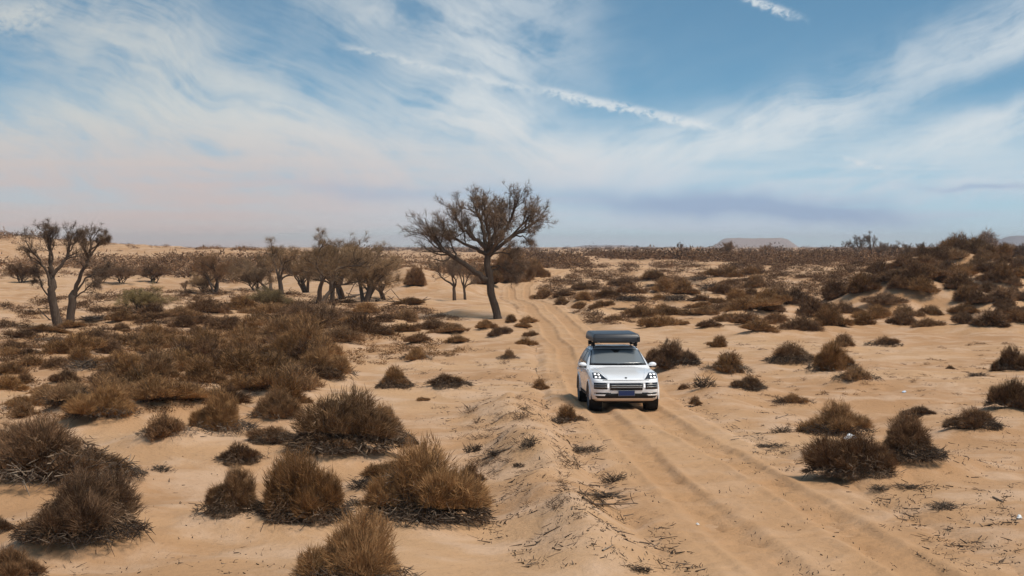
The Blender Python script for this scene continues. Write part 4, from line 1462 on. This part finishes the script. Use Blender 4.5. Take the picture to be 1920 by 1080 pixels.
# ------------------------------------------------------------------ plastic scraps
def plastic(px, py, size, label, color, seed, lift=0.0):
    r = np.random.default_rng(seed)
    x, y = ground_at(px, py)
    n = 9
    u, v = np.meshgrid(np.linspace(-1, 1, n), np.linspace(-1, 1, n))
    X = u * size * 0.5 * (1 + r.normal(0, 0.12, u.shape)); Y = v * size * 0.3 * (1 + r.normal(0, 0.2, u.shape))
    Z = size * 0.34 * (1 - u * u) * (1 - v * v) + np.abs(r.normal(0, size * 0.06, u.shape)) + size * 0.1 * (u > 0.3)
    top = np.stack([X, Y, Z], -1).reshape(-1, 3)
    bot = np.stack([X * 0.96, Y * 0.96, Z - size * 0.05], -1).reshape(-1, 3)
    i = np.arange(n * n).reshape(n, n)
    q = np.stack([i[:-1, :-1], i[:-1, 1:], i[1:, 1:], i[1:, :-1]], -1).reshape(-1, 4)
    rim = np.concatenate([i[0, :], i[1:, -1], i[-1, -2::-1], i[-2:0:-1, 0]])
    k = len(rim); rn = np.roll(rim, -1)
    sidef = np.stack([rim, rn, rn + n * n, rim + n * n], -1)
    me = mesh_np('plastic_scrap', np.concatenate([top, bot]), quads=np.concatenate([q, q[:, ::-1] + n * n, sidef]))
    m = simple_mat('plastic_' + str(seed), color, 0.45, vary=0.3)
    o = obj('plastic_scrap', me, m, None, (x, y, hz(x, y) + 0.01 + lift))
    o.rotation_euler = (0, 0, r.uniform(0, 3))
    tag(o, label, 'litter')


# ------------------------------------------------------------------ the car
def bm_box(x0, x1, y0, y1, z0, z1, bev=0.0, seg=2):
    import bmesh
    bm = bmesh.new()
    bmesh.ops.create_cube(bm, size=1.0)
    for v in bm.verts:
        v.co = Vector((x0 + (v.co.x + .5) * (x1 - x0), y0 + (v.co.y + .5) * (y1 - y0), z0 + (v.co.z + .5) * (z1 - z0)))
    if bev:
        bmesh.ops.bevel(bm, geom=list(bm.edges), offset=bev, segments=seg, affect='EDGES', profile=0.5)
    me = bpy.data.meshes.new('part')
    bm.to_mesh(me); bm.free()
    return me


def lathe_x(profile, n=28):
    """revolve (x, radius) about the x axis"""
    p = np.array(profile, float)
    a = np.arange(n) * 2 * math.pi / n
    v = np.stack([np.repeat(p[:, 0:1], n, 1), p[:, 1:2] * np.cos(a), p[:, 1:2] * np.sin(a)], -1)
    k = len(p)
    i = np.arange(k * n).reshape(k, n)
    q = np.stack([i[:-1], np.roll(i[:-1], -1, 1), np.roll(i[1:], -1, 1), i[1:]], -1).reshape(-1, 4)
    return v.reshape(-1, 3), q


def build_car():
    white = simple_mat('white_paint', (0.86, 0.865, 0.87), 0.25, coat=0.6)
    wt = NT.__new__(NT); wt.t = white.node_tree
    pb = [n for n in wt.t.nodes if n.type == 'BSDF_PRINCIPLED'][0]
    wc = wt.n('ShaderNodeTexCoord')
    ws_ = wt.n('ShaderNodeSeparateXYZ'); wt.put(ws_.inputs[0], wc.outputs['Object'])
    dn = wt.noise(wc.outputs['Object'], 4.0, 5, 0.65)
    dust = wt.m('MULTIPLY', wt.step(wt.m('ADD', ws_.outputs[2], wt.m('MULTIPLY', wt.m('SUBTRACT', dn, 0.5), 0.5)), 0.80, 0.30), 0.62)
    wt.put(pb.inputs['Base Color'], wt.mix(dust, (0.90, 0.905, 0.91), (0.50, 0.36, 0.24)))
    wt.put(pb.inputs['Roughness'], wt.m('ADD', 0.22, wt.m('MULTIPLY', dust, 0.6)))
    dusty = simple_mat('black_plastic', (0.022, 0.021, 0.021), 0.75, spec=0.2, vary=0.3)
    gloss = simple_mat('gloss_black', (0.012, 0.012, 0.014), 0.12)
    rubber = simple_mat('rubber', (0.030, 0.027, 0.025), 0.8, vary=0.4)
    chrome = simple_mat('bright_metal', (0.24, 0.245, 0.25), 0.4, 0.7)
    alloy = simple_mat('alloy', (0.20, 0.20, 0.21), 0.35, 0.8)
    glassm = simple_mat('tinted_glass', (0.17, 0.19, 0.20), 0.22, spec=0.7)
    platem = simple_mat('plate_blue', (0.012, 0.030, 0.11), 0.4)
    lampm, t, b = new_mat('lamp_lit')
    b.inputs['Base Color'].default_value = (0.9, 0.9, 0.9, 1)
    b.inputs['Emission Color'].default_value = (1, 0.98, 0.95, 1)
    b.inputs['Emission Strength'].default_value = 0.9

    X0, Y0 = 3.15, 48.6
    yaw = math.radians(3.2)
    # local frame: +y to the rear, origin between the front wheels
    car = empty('white_car', (X0, Y0, 0.06 - 0.10 + 0.03), yaw)
    tag(car, 'white sport utility car driving towards the viewer on the sand track', 'car')

    # lower body: rings across the car
    st = [  # y, half width, z bottom, shoulder z, centre z
        (-0.925, 0.62, 0.44, 0.80, 0.83), (-0.905, 0.74, 0.40, 0.86, 0.90), (-0.87, 0.82, 0.36, 0.90, 0.945), (-0.81, 0.885, 0.33, 0.925, 0.965),
        (-0.70, 0.935, 0.31, 0.965, 0.99), (-0.50, 0.965, 0.29, 1.045, 1.03), (-0.25, 0.985, 0.28, 1.095, 1.075), (0.10, 0.992, 0.28, 1.115, 1.115),
        (0.50, 0.985, 0.28, 1.125, 1.155), (0.85, 0.975, 0.28, 1.135, 1.185), (1.05, 0.970, 0.28, 1.14, 1.19), (1.6, 0.972, 0.28, 1.145, 1.17),
        (2.4, 0.978, 0.28, 1.155, 1.17), (2.9, 0.992, 0.29, 1.165, 1.18), (3.4, 0.985, 0.32, 1.17, 1.19), (3.75, 0.95, 0.36, 1.16, 1.17), (3.92, 0.88, 0.42, 1.10, 1.12), (3.98, 0.74, 0.52, 1.0, 1.02)]
    st = np.array(st)
    rings = []
    for y, w, zb, zs, zc in st:
        zm = zb + (zs - zb) * 0.55
        half = [(0.0, zb), (w * 0.5, zb), (w * 0.84, zb + 0.01), (w * 0.95, zb + 0.07), (w * 0.985, zb + 0.2), (w, zm), (w * 0.985, zs - 0.13), (w * 0.955, zs - 0.045), (w * 0.90, zs - 0.004), (w * 0.78, zs + (zc - zs) * 0.15),
                (w * 0.62, zs + (zc - zs) * 0.55 - 0.004), (w * 0.34, zc - 0.003), (0.0, zc)]
        full = half + [(-a, b_) for a, b_ in half[-2:0:-1]]
        rings.append([(a, y, b_) for a, b_ in full])
    R = np.array(rings)
    n, k, _ = R.shape
    # smooth in length
    i = np.arange(n * k).reshape(n, k)
    q = np.stack([i[:-1], i[1:], np.roll(i[1:], -1, 1), np.roll(i[:-1], -1, 1)], -1).reshape(-1, 4)
    import bmesh
    me = mesh_np('body', R.reshape(-1, 3), quads=q)
    bm = bmesh.new(); bm.from_mesh(me)
    bm.verts.ensure_lookup_table()
    bm.faces.new([bm.verts[j] for j in i[0]])
    bm.faces.new([bm.verts[j] for j in i[-1][::-1]])
    bmesh.ops.recalc_face_normals(bm, faces=bm.faces)
    bm.to_mesh(me); bm.free()
    body = obj('body', me, white, car)
    # wheel arches cut out
    cut = []
    for wy in (0.0, 2.895):
        cv, cq = lathe_x([(-1.3, 0.0001), (-1.3, 0.435), (1.3, 0.435), (1.3, 0.0001)], 40)
        cv = cv + np.array([0, wy, 0.40])
        cm = mesh_np('arch', cv, quads=cq)
        co = obj('arch', cm)
        cbm = bmesh.new(); cbm.from_mesh(cm); bmesh.ops.remove_doubles(cbm, verts=cbm.verts, dist=0.001); bmesh.ops.recalc_face_normals(cbm, faces=cbm.faces); cbm.to_mesh(cm); cbm.free()
        md = body.modifiers.new('cut', 'BOOLEAN'); md.object = co; md.operation = 'DIFFERENCE'; md.solver = 'EXACT'
        cut.append(co)
    # keep a copy of the uncut shape for fitting panels
    body_v = [Vector(v.co) for v in me.vertices]
    body_f = [list(p.vertices) for p in me.polygons]
    bpy.context.view_layer.update()
    saved = car.matrix_world.copy()
    car.matrix_world = Matrix.Identity(4)
    bpy.context.view_layer.update()
    dg = bpy.context.evaluated_depsgraph_get()
    nm = bpy.data.meshes.new_from_object(body.evaluated_get(dg))
    car.matrix_world = saved
    body.modifiers.clear()
    body.data = nm
    for p in nm.polygons:
        p.use_smooth = True
    try:
        nm.set_sharp_from_angle(angle=math.radians(38))
    except Exception:
        pass
    for co in cut:
        bpy.data.objects.remove(co, do_unlink=True)

    # cabin: front, sides and rear rise and lean in
    zl = np.array([1.08, 1.16, 1.22, 1.35, 1.48, 1.58, 1.635, 1.672, 1.692, 1.70])
    yf = np.array([0.62, 0.80, 0.93, 1.18, 1.44, 1.66, 1.80, 1.98, 2.2, 2.45])
    yr = np.array([3.92, 3.90, 3.86, 3.74, 3.58, 3.42, 3.34, 3.26, 3.1, 2.8])
    hw = np.array([0.93, 0.905, 0.885, 0.83, 0.77, 0.715, 0.68, 0.63, 0.55, 0.40])

    def ring(z):
        a, b_, w = np.interp(z, zl, yf), np.interp(z, zl, yr), np.interp(z, zl, hw)
        pts = []
        for u in np.linspace(-1, 1, 15):
            pts.append((w * math.sin(u * math.pi / 2) if abs(u) == 1 else w * u, a + 0.17 * u ** 2 + 0.06 * u ** 8, z))
        for v in np.linspace(0, 1, 9)[1:-1]:
            pts.append((w * (1 + 0.035 * math.sin(v * math.pi)), (a + .23) * (1 - v) + (b_ - .2) * v, z))
        for u in np.linspace(1, -1, 11):
            pts.append((w * u, b_ - 0.2 * u ** 4, z))
        for v in np.linspace(1, 0, 9)[1:-1]:
            pts.append((-w * (1 + 0.035 * math.sin(v * math.pi)), (a + .23) * (1 - v) + (b_ - .2) * v, z))
        return pts
    zz = np.array([1.08, 1.16, 1.22, 1.30, 1.38, 1.46, 1.54, 1.60, 1.635, 1.66, 1.68, 1.692, 1.70])
    C = np.array([ring(z) for z in zz])
    n, k, _ = C.shape
    i = np.arange(n * k).reshape(n, k)
    q = np.stack([i[:-1], np.roll(i[:-1], -1, 1), np.roll(i[1:], -1, 1), i[1:]], -1).reshape(-1, 4)
    me = mesh_np('cabin', C.reshape(-1, 3), quads=q, smooth=True)
    bm = bmesh.new(); bm.from_mesh(me); bm.verts.ensure_lookup_table()
    bm.faces.new([bm.verts[j] for j in i[-1]])
    bmesh.ops.recalc_face_normals(bm, faces=bm.faces)
    bm.to_mesh(me); bm.free()
    obj('cabin', me, white, car)
    cab_bvh = BVHTree.FromPolygons([Vector(v.co) for v in me.vertices], [list(p.vertices) for p in me.polygons])
    bod_bvh = BVHTree.FromPolygons(body_v, body_f)

    def panel(name, corners, mat, parent, axis='y', bvh=None, off=0.008, nu=14, nv=5, side=1):
        """a sheet fitted to the body: corners (a, z) as bottom left, bottom right, top right, top left"""
        bvh = bvh or bod_bvh
        bl, br, tr, tl = [np.array(c, float) for c in corners]
        P = []
        for v in np.linspace(0, 1, nv):
            for u in np.linspace(0, 1, nu):
                a, z = (bl * (1 - u) + br * u) * (1 - v) + (tl * (1 - u) + tr * u) * v
                if axis == 'y':
                    hit = bvh.ray_cast(Vector((a, -4, z)), Vector((0, 1, 0)))
                else:
                    hit = bvh.ray_cast(Vector((4 * side, a, z)), Vector((-side, 0, 0)))
                if hit[0] is None:
                    hit = (Vector((a, -0.5, z)) if axis == 'y' else Vector((0.9 * side, a, z)), Vector((0, -1, 0)) if axis == 'y' else Vector((side, 0, 0)))
                nrm = hit[1]
                d = Vector((0, -1, 0)) if axis == 'y' else Vector((side, 0, 0))
                if nrm.dot(d) < 0:
                    nrm = -nrm
                P.append(hit[0] + (nrm * 0.7 + d * 0.3) * off)
        P = np.array(P)
        back = P + (np.array([0, 1, 0]) if axis == 'y' else np.array([-side, 0, 0])) * (off + 0.012)
        g = np.arange(nu * nv).reshape(nv, nu)
        q = np.stack([g[:-1, :-1], g[:-1, 1:], g[1:, 1:], g[1:, :-1]], -1).reshape(-1, 4)
        rim = np.concatenate([g[0, :], g[1:, -1], g[-1, -2::-1], g[-2:0:-1, 0]])
        rn = np.roll(rim, -1)
        s = np.stack([rim, rim + nu * nv, rn + nu * nv, rn], -1)
        return obj(name, mesh_np(name, np.concatenate([P, back]), quads=np.concatenate([q, s])), mat, parent)

    # windscreen: dark surround, glass, mirror foot, wipers
    panel('windscreen_surround', [(-0.835, 1.205), (0.835, 1.205), (0.70, 1.625), (-0.70, 1.625)], dusty, car, 'y', cab_bvh, 0.006, 22, 9)
    ws = panel('windscreen', [(-0.80, 1.235), (0.80, 1.235), (0.672, 1.608), (-0.672, 1.608)], glassm, car, 'y', cab_bvh, 0.012, 22, 9)
    panel('camera_housing', [(-0.055, 1.535), (0.055, 1.535), (0.15, 1.612), (-0.15, 1.612)], dusty, ws, 'y', cab_bvh, 0.017, 6, 4)
    panel('wiper', [(-0.70, 1.222), (-0.04, 1.222), (-0.04, 1.240), (-0.70, 1.240)], dusty, ws, 'y', cab_bvh, 0.026, 10, 2)
    panel('wiper', [(0.04, 1.222), (0.70, 1.222), (0.70, 1.240), (0.04, 1.240)], dusty, ws, 'y', cab_bvh, 0.026, 10, 2)
    for s in (-1, 1):
        panel('side_window', [(1.30, 1.19), (2.25, 1.19), (2.25, 1.60), (1.88, 1.60)], glassm, car, 'x', cab_bvh, 0.008, 8, 5, s)
        panel('side_window', [(2.31, 1.19), (3.15, 1.20), (3.05, 1.60), (2.31, 1.60)], glassm, car, 'x', cab_bvh, 0.008, 8, 5, s)
        panel('quarter_window', [(3.21, 1.21), (3.55, 1.24), (3.30, 1.57), (3.11, 1.59)], glassm, car, 'x', cab_bvh, 0.008, 5, 5, s)
        # doors: thin seams and handles
        for yy in (1.12, 2.28, 3.2):
            panel('door_seam', [(yy, 0.42), (yy + 0.012, 0.42), (yy + 0.012, 1.12), (yy, 1.12)], gloss, car, 'x', bod_bvh, 0.002, 2, 8, s)
        for yy in (2.02, 2.98):
            panel('door_handle', [(yy, 0.955), (yy + 0.2, 0.955), (yy + 0.2, 0.985), (yy, 0.985)], white, car, 'x', bod_bvh, 0.03, 4, 2, s)
        panel('sill_trim', [(0.46, 0.31), (2.42, 0.31), (2.42, 0.45), (0.46, 0.45)], dusty, car, 'x', bod_bvh, 0.014, 10, 3, s)

    # bonnet seams and badge
    for s in (-1, 1):
        pts = [Vector((s * 0.52, -0.84, 0)), Vector((s * 0.60, -0.3, 0)), Vector((s * 0.70, 0.4, 0)), Vector((s * 0.76, 0.8, 0))]
        V, Q = [], []
        for j, p in enumerate(np.linspace(0, 1, 14)):
            f = p * 3; a = min(int(f), 2); c = pts[a].lerp(pts[a + 1], f - a)
            for dx in (-0.012, 0.012):
                hit = bod_bvh.ray_cast(Vector((c.x + dx, c.y, 3)), Vector((0, 0, -1)))
                V.append(hit[0] + Vector((0, 0, 0.016 if dx * s < 0 else 0.003)))
            if j:
                Q.append((2 * j - 2, 2 * j - 1, 2 * j + 1, 2 * j))
        obj('bonnet_crease', mesh_np('bonnet_crease', np.array(V), quads=np.array(Q)), white, car)
    panel('bonnet_gap', [(-0.66, 0.905), (0.66, 0.905), (0.66, 0.917), (-0.66, 0.917)], gloss, car, 'y', bod_bvh, 0.003, 20, 2)
    hit = bod_bvh.ray_cast(Vector((0.0, -0.80, 3)), Vector((0, 0, -1)))
    bv, bq = lathe_x([(0, 0.0001), (0, 0.034), (-0.008, 0.034), (-0.012, 0.0001)], 16)
    bd = obj('badge', mesh_np('badge', bv, quads=bq), dusty, car, hit[0] + Vector((0, -0.01, 0.006)))
    bd.rotation_euler = (0, math.radians(75), math.radians(90))
    bd.scale = (1, 1, 1.25)

    # headlamps with four points each
    for s in (-1, 1):
        c = [(s * 0.905, 0.955), (s * 0.52, 0.925), (s * 0.70, 1.075), (s * 0.895, 1.085)]
        if s > 0:
            c = [c[1], c[0], c[3], c[2]]
        hl = panel('headlight', c, gloss, car, 'y', bod_bvh, 0.010, 10, 7)
        for (ax, az) in ((0.835, 1.045), (0.735, 1.035), (0.825, 0.975), (0.725, 0.968)):
            panel('lamp', [(s * ax - 0.030, az - 0.017), (s * ax + 0.030, az - 0.017), (s * ax + 0.026, az + 0.017), (s * ax - 0.026, az + 0.017)], lampm, hl, 'y', bod_bvh, 0.020, 5, 3)

    # grille: dark recess panel, bars
    gr = panel('grille', [(-0.455, 0.635), (0.455, 0.635), (0.475, 0.835), (-0.475, 0.835)], gloss, car, 'y', bod_bvh, 0.006, 20, 5)
    for z, hh, mt in ((0.715, 0.012, chrome), (0.765, 0.014, chrome), (0.672, 0.010, dusty)):
        panel('grille_bar', [(-0.45, z - hh), (0.45, z - hh), (0.46, z + hh), (-0.46, z + hh)], mt, gr, 'y', bod_bvh, 0.022, 16, 2)
    for s in (-1, 1):
        def o2(a, b_, z0, z1):
            c = [(s * a, z0), (s * b_, z0), (s * b_, z1), (s * a, z1)]
            return c if s > 0 else [c[1], c[0], c[3], c[2]]
        ai = panel('air_intake', o2(0.535, 0.895, 0.665, 0.845), gloss, car, 'y', bod_bvh, 0.007, 10, 5)
        for z in (0.725, 0.785):
            panel('intake_bar', o2(0.55, 0.885, z - 0.010, z + 0.010), chrome, ai, 'y', bod_bvh, 0.020, 10, 2)
        for z in (0.725, 0.775):
            panel('running_light', o2(0.50, 0.53, z - 0.017, z + 0.017), lampm, ai, 'y', bod_bvh, 0.012, 3, 3)
        panel('lower_intake', o2(0.44, 0.885, 0.525, 0.570), gloss, car, 'y', bod_bvh, 0.006, 10, 3)
        panel('bumper_blade', o2(0.60, 0.90, 0.478, 0.505), white, car, 'y', bod_bvh, 0.020, 10, 3)
    panel('lower_bumper', [(-0.80, 0.415), (0.80, 0.415), (0.90, 0.500), (-0.90, 0.500)], dusty, car, 'y', bod_bvh, 0.010, 24, 4)
    panel('skid_plate', [(-0.62, 0.46), (0.62, 0.46), (0.55, 0.545), (-0.55, 0.545)], dusty, car, 'y', bod_bvh, 0.012, 20, 4)
    pl = obj('licence_plate', bm_box(-0.235, 0.235, -0.972, -0.952, 0.475, 0.635, 0.006), chrome, car)
    obj('plate_face', bm_box(-0.222, 0.222, -0.978, -0.9715, 0.487, 0.623, 0.002), platem, pl)

    # mirrors
    for s in (-1, 1):
        import bmesh as _b
        bm = _b.new()
        _b.ops.create_uvsphere(bm, u_segments=16, v_segments=10, radius=1.0)
        for v in bm.verts:
            v.co = Vector((s * 1.03 + v.co.x * 0.125 * (1 if v.co.x * s < 0 else 0.9), 1.18 + v.co.y * 0.085 * (1 if v.co.y < 0 else 0.5), 1.205 + v.co.z * 0.080 * (1 if v.co.z > 0 else 0.75)))
        mm = bpy.data.meshes.new('mirror'); bm.to_mesh(mm); bm.free()
        for p in mm.polygons:
            p.use_smooth = True
        mo = obj('wing_mirror', mm, white, car)
        T = Twigs(); T.tube(np.array([(s * 0.88, 1.24, 1.13), (s * 0.95, 1.22, 1.145), (s * 1.02, 1.2, 1.165)]), [0.03, 0.028, 0.03], 0, 8)
        v, tr, a = T.data()
        obj('mirror_arm', mesh_np('mirror_arm', v, tris=tr, smooth=True), dusty, mo)
        obj('mirror_lower', bm_box(s * 1.03 - 0.10, s * 1.03 + 0.10, 1.115, 1.21, 1.136, 1.165, 0.012), dusty, mo)

    # wheels
    tv, tq = lathe_x([(-0.125, 0.27), (-0.14, 0.29), (-0.142, 0.34), (-0.13, 0.375), (-0.10, 0.392), (-0.05, 0.396), (-0.045, 0.388), (-0.03, 0.388), (-0.025, 0.397), (0.025, 0.397), (0.03, 0.388), (0.045, 0.388), (0.05, 0.396), (0.10, 0.392), (0.13, 0.375), (0.142, 0.34), (0.14, 0.29), (0.125, 0.27)], 44)
    tyre_me = mesh_np('tyre', tv, quads=tq, smooth=True)
    rv, rq = lathe_x([(-0.12, 0.272), (-0.13, 0.262), (-0.06, 0.25), (-0.05, 0.0001)], 30)
    V, Q, nn = [rv], [rq], len(rv)
    for j in range(5):
        a = j * 2 * math.pi / 5
        for da in (-0.13, 0.13):
            c, s_ = math.cos(a + da), math.sin(a + da)
            dirv = np.array([0, c, s_]); per = np.array([0, -s_, c])
            bx = np.array([-1, 0, 0])
            p = []
            for rad, wd, xx in ((0.03, 0.03, 0.10), (0.255, 0.018, 0.115)):
                for e in (-1, 1):
                    for xo in (0.0, 0.05):
                        p.append(dirv * rad + per * wd * e + bx * (xx - xo))
            V.append(np.array(p))
            Q.append(np.array([(0, 2, 6, 4), (1, 5, 7, 3), (0, 4, 5, 1), (2, 3, 7, 6), (4, 6, 7, 5), (0, 1, 3, 2)]) + nn); nn += 8
    rim_me = mesh_np('rim', np.concatenate(V), quads=np.concatenate(Q))
    for wy in (0.0, 2.895):
        for s in (-1, 1):
            we = bpy.data.objects.new('wheel', None); COL.objects.link(we); we.parent = car
            we.location = (s * 0.845, wy, 0.392)
            we.rotation_euler = (0, 0, math.pi if s > 0 else 0)
            we.empty_display_size = 0.1
            obj('tyre', tyre_me, rubber, we); obj('rim', rim_me, alloy, we)
    for s in (-1, 1):
        for wy in (0.0, 2.895):
            # dark liner ring behind each arch lip
            pv, pq = lathe_x([(0.0, 0.432), (0.35, 0.432)], 40)
            lin = obj('arch_liner', mesh_np('arch_liner', pv, quads=pq), dusty, car, (s * 0.985 - (0.36 if s > 0 else -0.01), wy, 0.40))
            # lip follows the arch, upper half only
            V, Q = [], []
            for j, a in enumerate(np.linspace(-0.12, math.pi + 0.12, 26)):
                for rad, xo in ((0.430, 0.012), (0.475, 0.010), (0.475, -0.03)):
                    V.append((s * (0.985 + xo), wy + math.cos(a) * rad, 0.40 + math.sin(a) * rad))
                if j:
                    b0 = 3 * j - 3
                    Q += [(b0, b0 + 1, b0 + 4, b0 + 3), (b0 + 1, b0 + 2, b0 + 5, b0 + 4)]
            obj('arch_trim', mesh_np('arch_trim', np.array(V), quads=np.array(Q)), white, car)
    obj('underbody', bm_box(-0.62, 0.62, -0.6, 3.6, 0.24, 0.40, 0.03), dusty, car)
    # roof rails and cross bars
    for s in (-1, 1):
        T = Twigs()
        T.tube(np.array([(s * 0.64, 1.9, 1.655), (s * 0.635, 2.0, 1.715), (s * 0.63, 2.5, 1.735), (s * 0.63, 3.1, 1.72), (s * 0.64, 3.28, 1.655)]), [0.018] * 5, 0, 8)
        v, tr, a = T.data()
        obj('roof_rail', mesh_np('roof_rail', v, tris=tr, smooth=True), gloss, car)
    for yy in (2.05, 2.95):
        cb = obj('cross_bar', bm_box(-0.70, 0.70, yy - 0.035, yy + 0.035, 1.795, 1.825, 0.012), dusty, car)
        for s in (-1, 1):
            obj('bar_foot', bm_box(s * 0.63 - 0.055, s * 0.63 + 0.055, yy - 0.06, yy + 0.06, 1.70, 1.80, 0.02), dusty, cb)

    # hard shell carried on the rack: a thing of its own
    shell = simple_mat('dark_shell', (0.035, 0.038, 0.045), 0.36, vary=0.2)
    shell_low = simple_mat('dark_shell_base', (0.018, 0.019, 0.022), 0.5)
    box = empty('roof_box', (0, 0, 0), 0)
    box.matrix_world = saved @ Matrix.Translation((0, 2.5, 1.83))
    tag(box, 'dark hard-shell roof tent box strapped on the white car roof rack', 'roof box')
    import bmesh as _b
    bm = _b.new()
    _b.ops.create_cube(bm, size=1.0)
    for v in bm.verts:
        up = v.co.z > 0
        v.co = Vector((v.co.x * (1.42 if up else 1.53), v.co.y * (2.04 if up else 2.20), 0.105 if not up else 0.265))
    _b.ops.bevel(bm, geom=list(bm.edges), offset=0.055, segments=4, affect='EDGES', profile=0.5)
    mm = bpy.data.meshes.new('upper_shell'); bm.to_mesh(mm); bm.free()
    for p in mm.polygons:
        p.use_smooth = True
    obj('upper_shell', mm, shell, box)
    box.scale = (0.93, 1, 1)
    obj('lower_shell', bm_box(-0.75, 0.75, -1.08, 1.08, 0.02, 0.135, 0.03), shell_low, box)
    for s in (-1, 1):
        obj('mount_rail', bm_box(s * 0.55 - 0.03, s * 0.55 + 0.03, -1.0, 1.0, -0.004, 0.03, 0.005), chrome, box)
        obj('latch', bm_box(s * 0.70 - 0.04, s * 0.70 + 0.04, -1.105, -1.07, 0.06, 0.17, 0.01), shell_low, box)


# ------------------------------------------------------------------ far hills
def far_hill(name, px0, px1, top, D, color, seed, flat=0.5):
    x0, x1 = (px0 - 960) / F * D, (px1 - 960) / F * D
    H = CAMZ + (HOR - top) / F * D + 4
    n, k = 60, 16
    u = np.linspace(0, 1, n); v = np.linspace(0, 1, k)
    U, V = np.meshgrid(u, v)
    X = x0 + (x1 - x0) * U
    Y = D + (V - 0.5) * (x1 - x0) * 0.7
    prof = sstep(U, 0, 0.5 - flat / 2) * sstep(U, 1, 0.5 + flat / 2) * sstep(V, 0, 0.3) * sstep(V, 1, 0.7)
    Z = -4 + H * prof * (1 + 0.05 * fbm(U * 9, V * 4 + seed, seed, 3))
    i = np.arange(n * k).reshape(k, n)
    q = np.stack([i[:-1, :-1], i[:-1, 1:], i[1:, 1:], i[1:, :-1]], -1).reshape(-1, 4)
    m, t, b = new_mat('hill_' + str(seed))
    g = t.n('ShaderNodeNewGeometry')
    c = t.mix(t.noise(g.outputs['Position'], 0.02, 5, 0.6), color, tuple(c_ * 0.6 for c_ in color))
    t.put(b.inputs['Base Color'], c)
    b.inputs['Roughness'].default_value = 1.0
    b.inputs['Specular IOR Level'].default_value = 0.0
    o = obj(name, mesh_np(name, np.stack([X, Y, Z], -1).reshape(-1, 3), quads=q, smooth=True), m)
    o['kind'] = 'structure'


# ------------------------------------------------------------------ build
plan_all()
thicket_bits()
build_ground()
build_track()
far_hill('distant_mesa', 1326, 1504, 447, 5700, (0.42, 0.30, 0.25), 1, 0.55)
far_hill('distant_hill', 1040, 1230, 460, 5600, (0.30, 0.22, 0.20), 2, 0.3)
far_hill('distant_hill', 1830, 2060, 441, 5700, (0.26, 0.23, 0.24), 3, 0.3)
far_hill('distant_hill', -60, 240, 459, 5600, (0.28, 0.2, 0.18), 4, 0.4)
build_trees()
raise_shrubs()
build_far_scrub()
build_car()
litter()
branches()
plastic(1593, 866, 0.24, 'white plastic bag snagged in the dark shrub', (0.75, 0.77, 0.78), 1, 0.42)
plastic(1695, 737, 0.14, 'pale blue plastic scrap on the right sand behind the thicket', (0.55, 0.65, 0.78), 2)
plastic(1308, 986, 0.07, 'white scrap on the sand between the bank and the rut', (0.8, 0.79, 0.76), 3)
plastic(1911, 972, 0.12, 'white scrap near the right edge', (0.8, 0.8, 0.78), 4)


# ------------------------------------------------------------------ dry haze over the plain
def build_haze():
    o = obj('haze', bm_box(-5600, 5600, -200, 6300, -9, 42))
    m = bpy.data.materials.new('haze')
    m.use_nodes = True
    t = NT(m.node_tree)
    out = t.n('ShaderNodeOutputMaterial')
    v = t.n('ShaderNodeVolumePrincipled')
    v.inputs['Color'].default_value = (0.90, 0.88, 0.90, 1)
    v.inputs['Density'].default_value = 0.00014
    v.inputs['Anisotropy'].default_value = 0.2
    t.t.links.new(v.outputs[0], out.inputs['Volume'])
    o.data.materials.append(m)
    o['kind'] = 'stuff'
    o['label'] = 'thin dry haze over the whole plain'


build_haze()
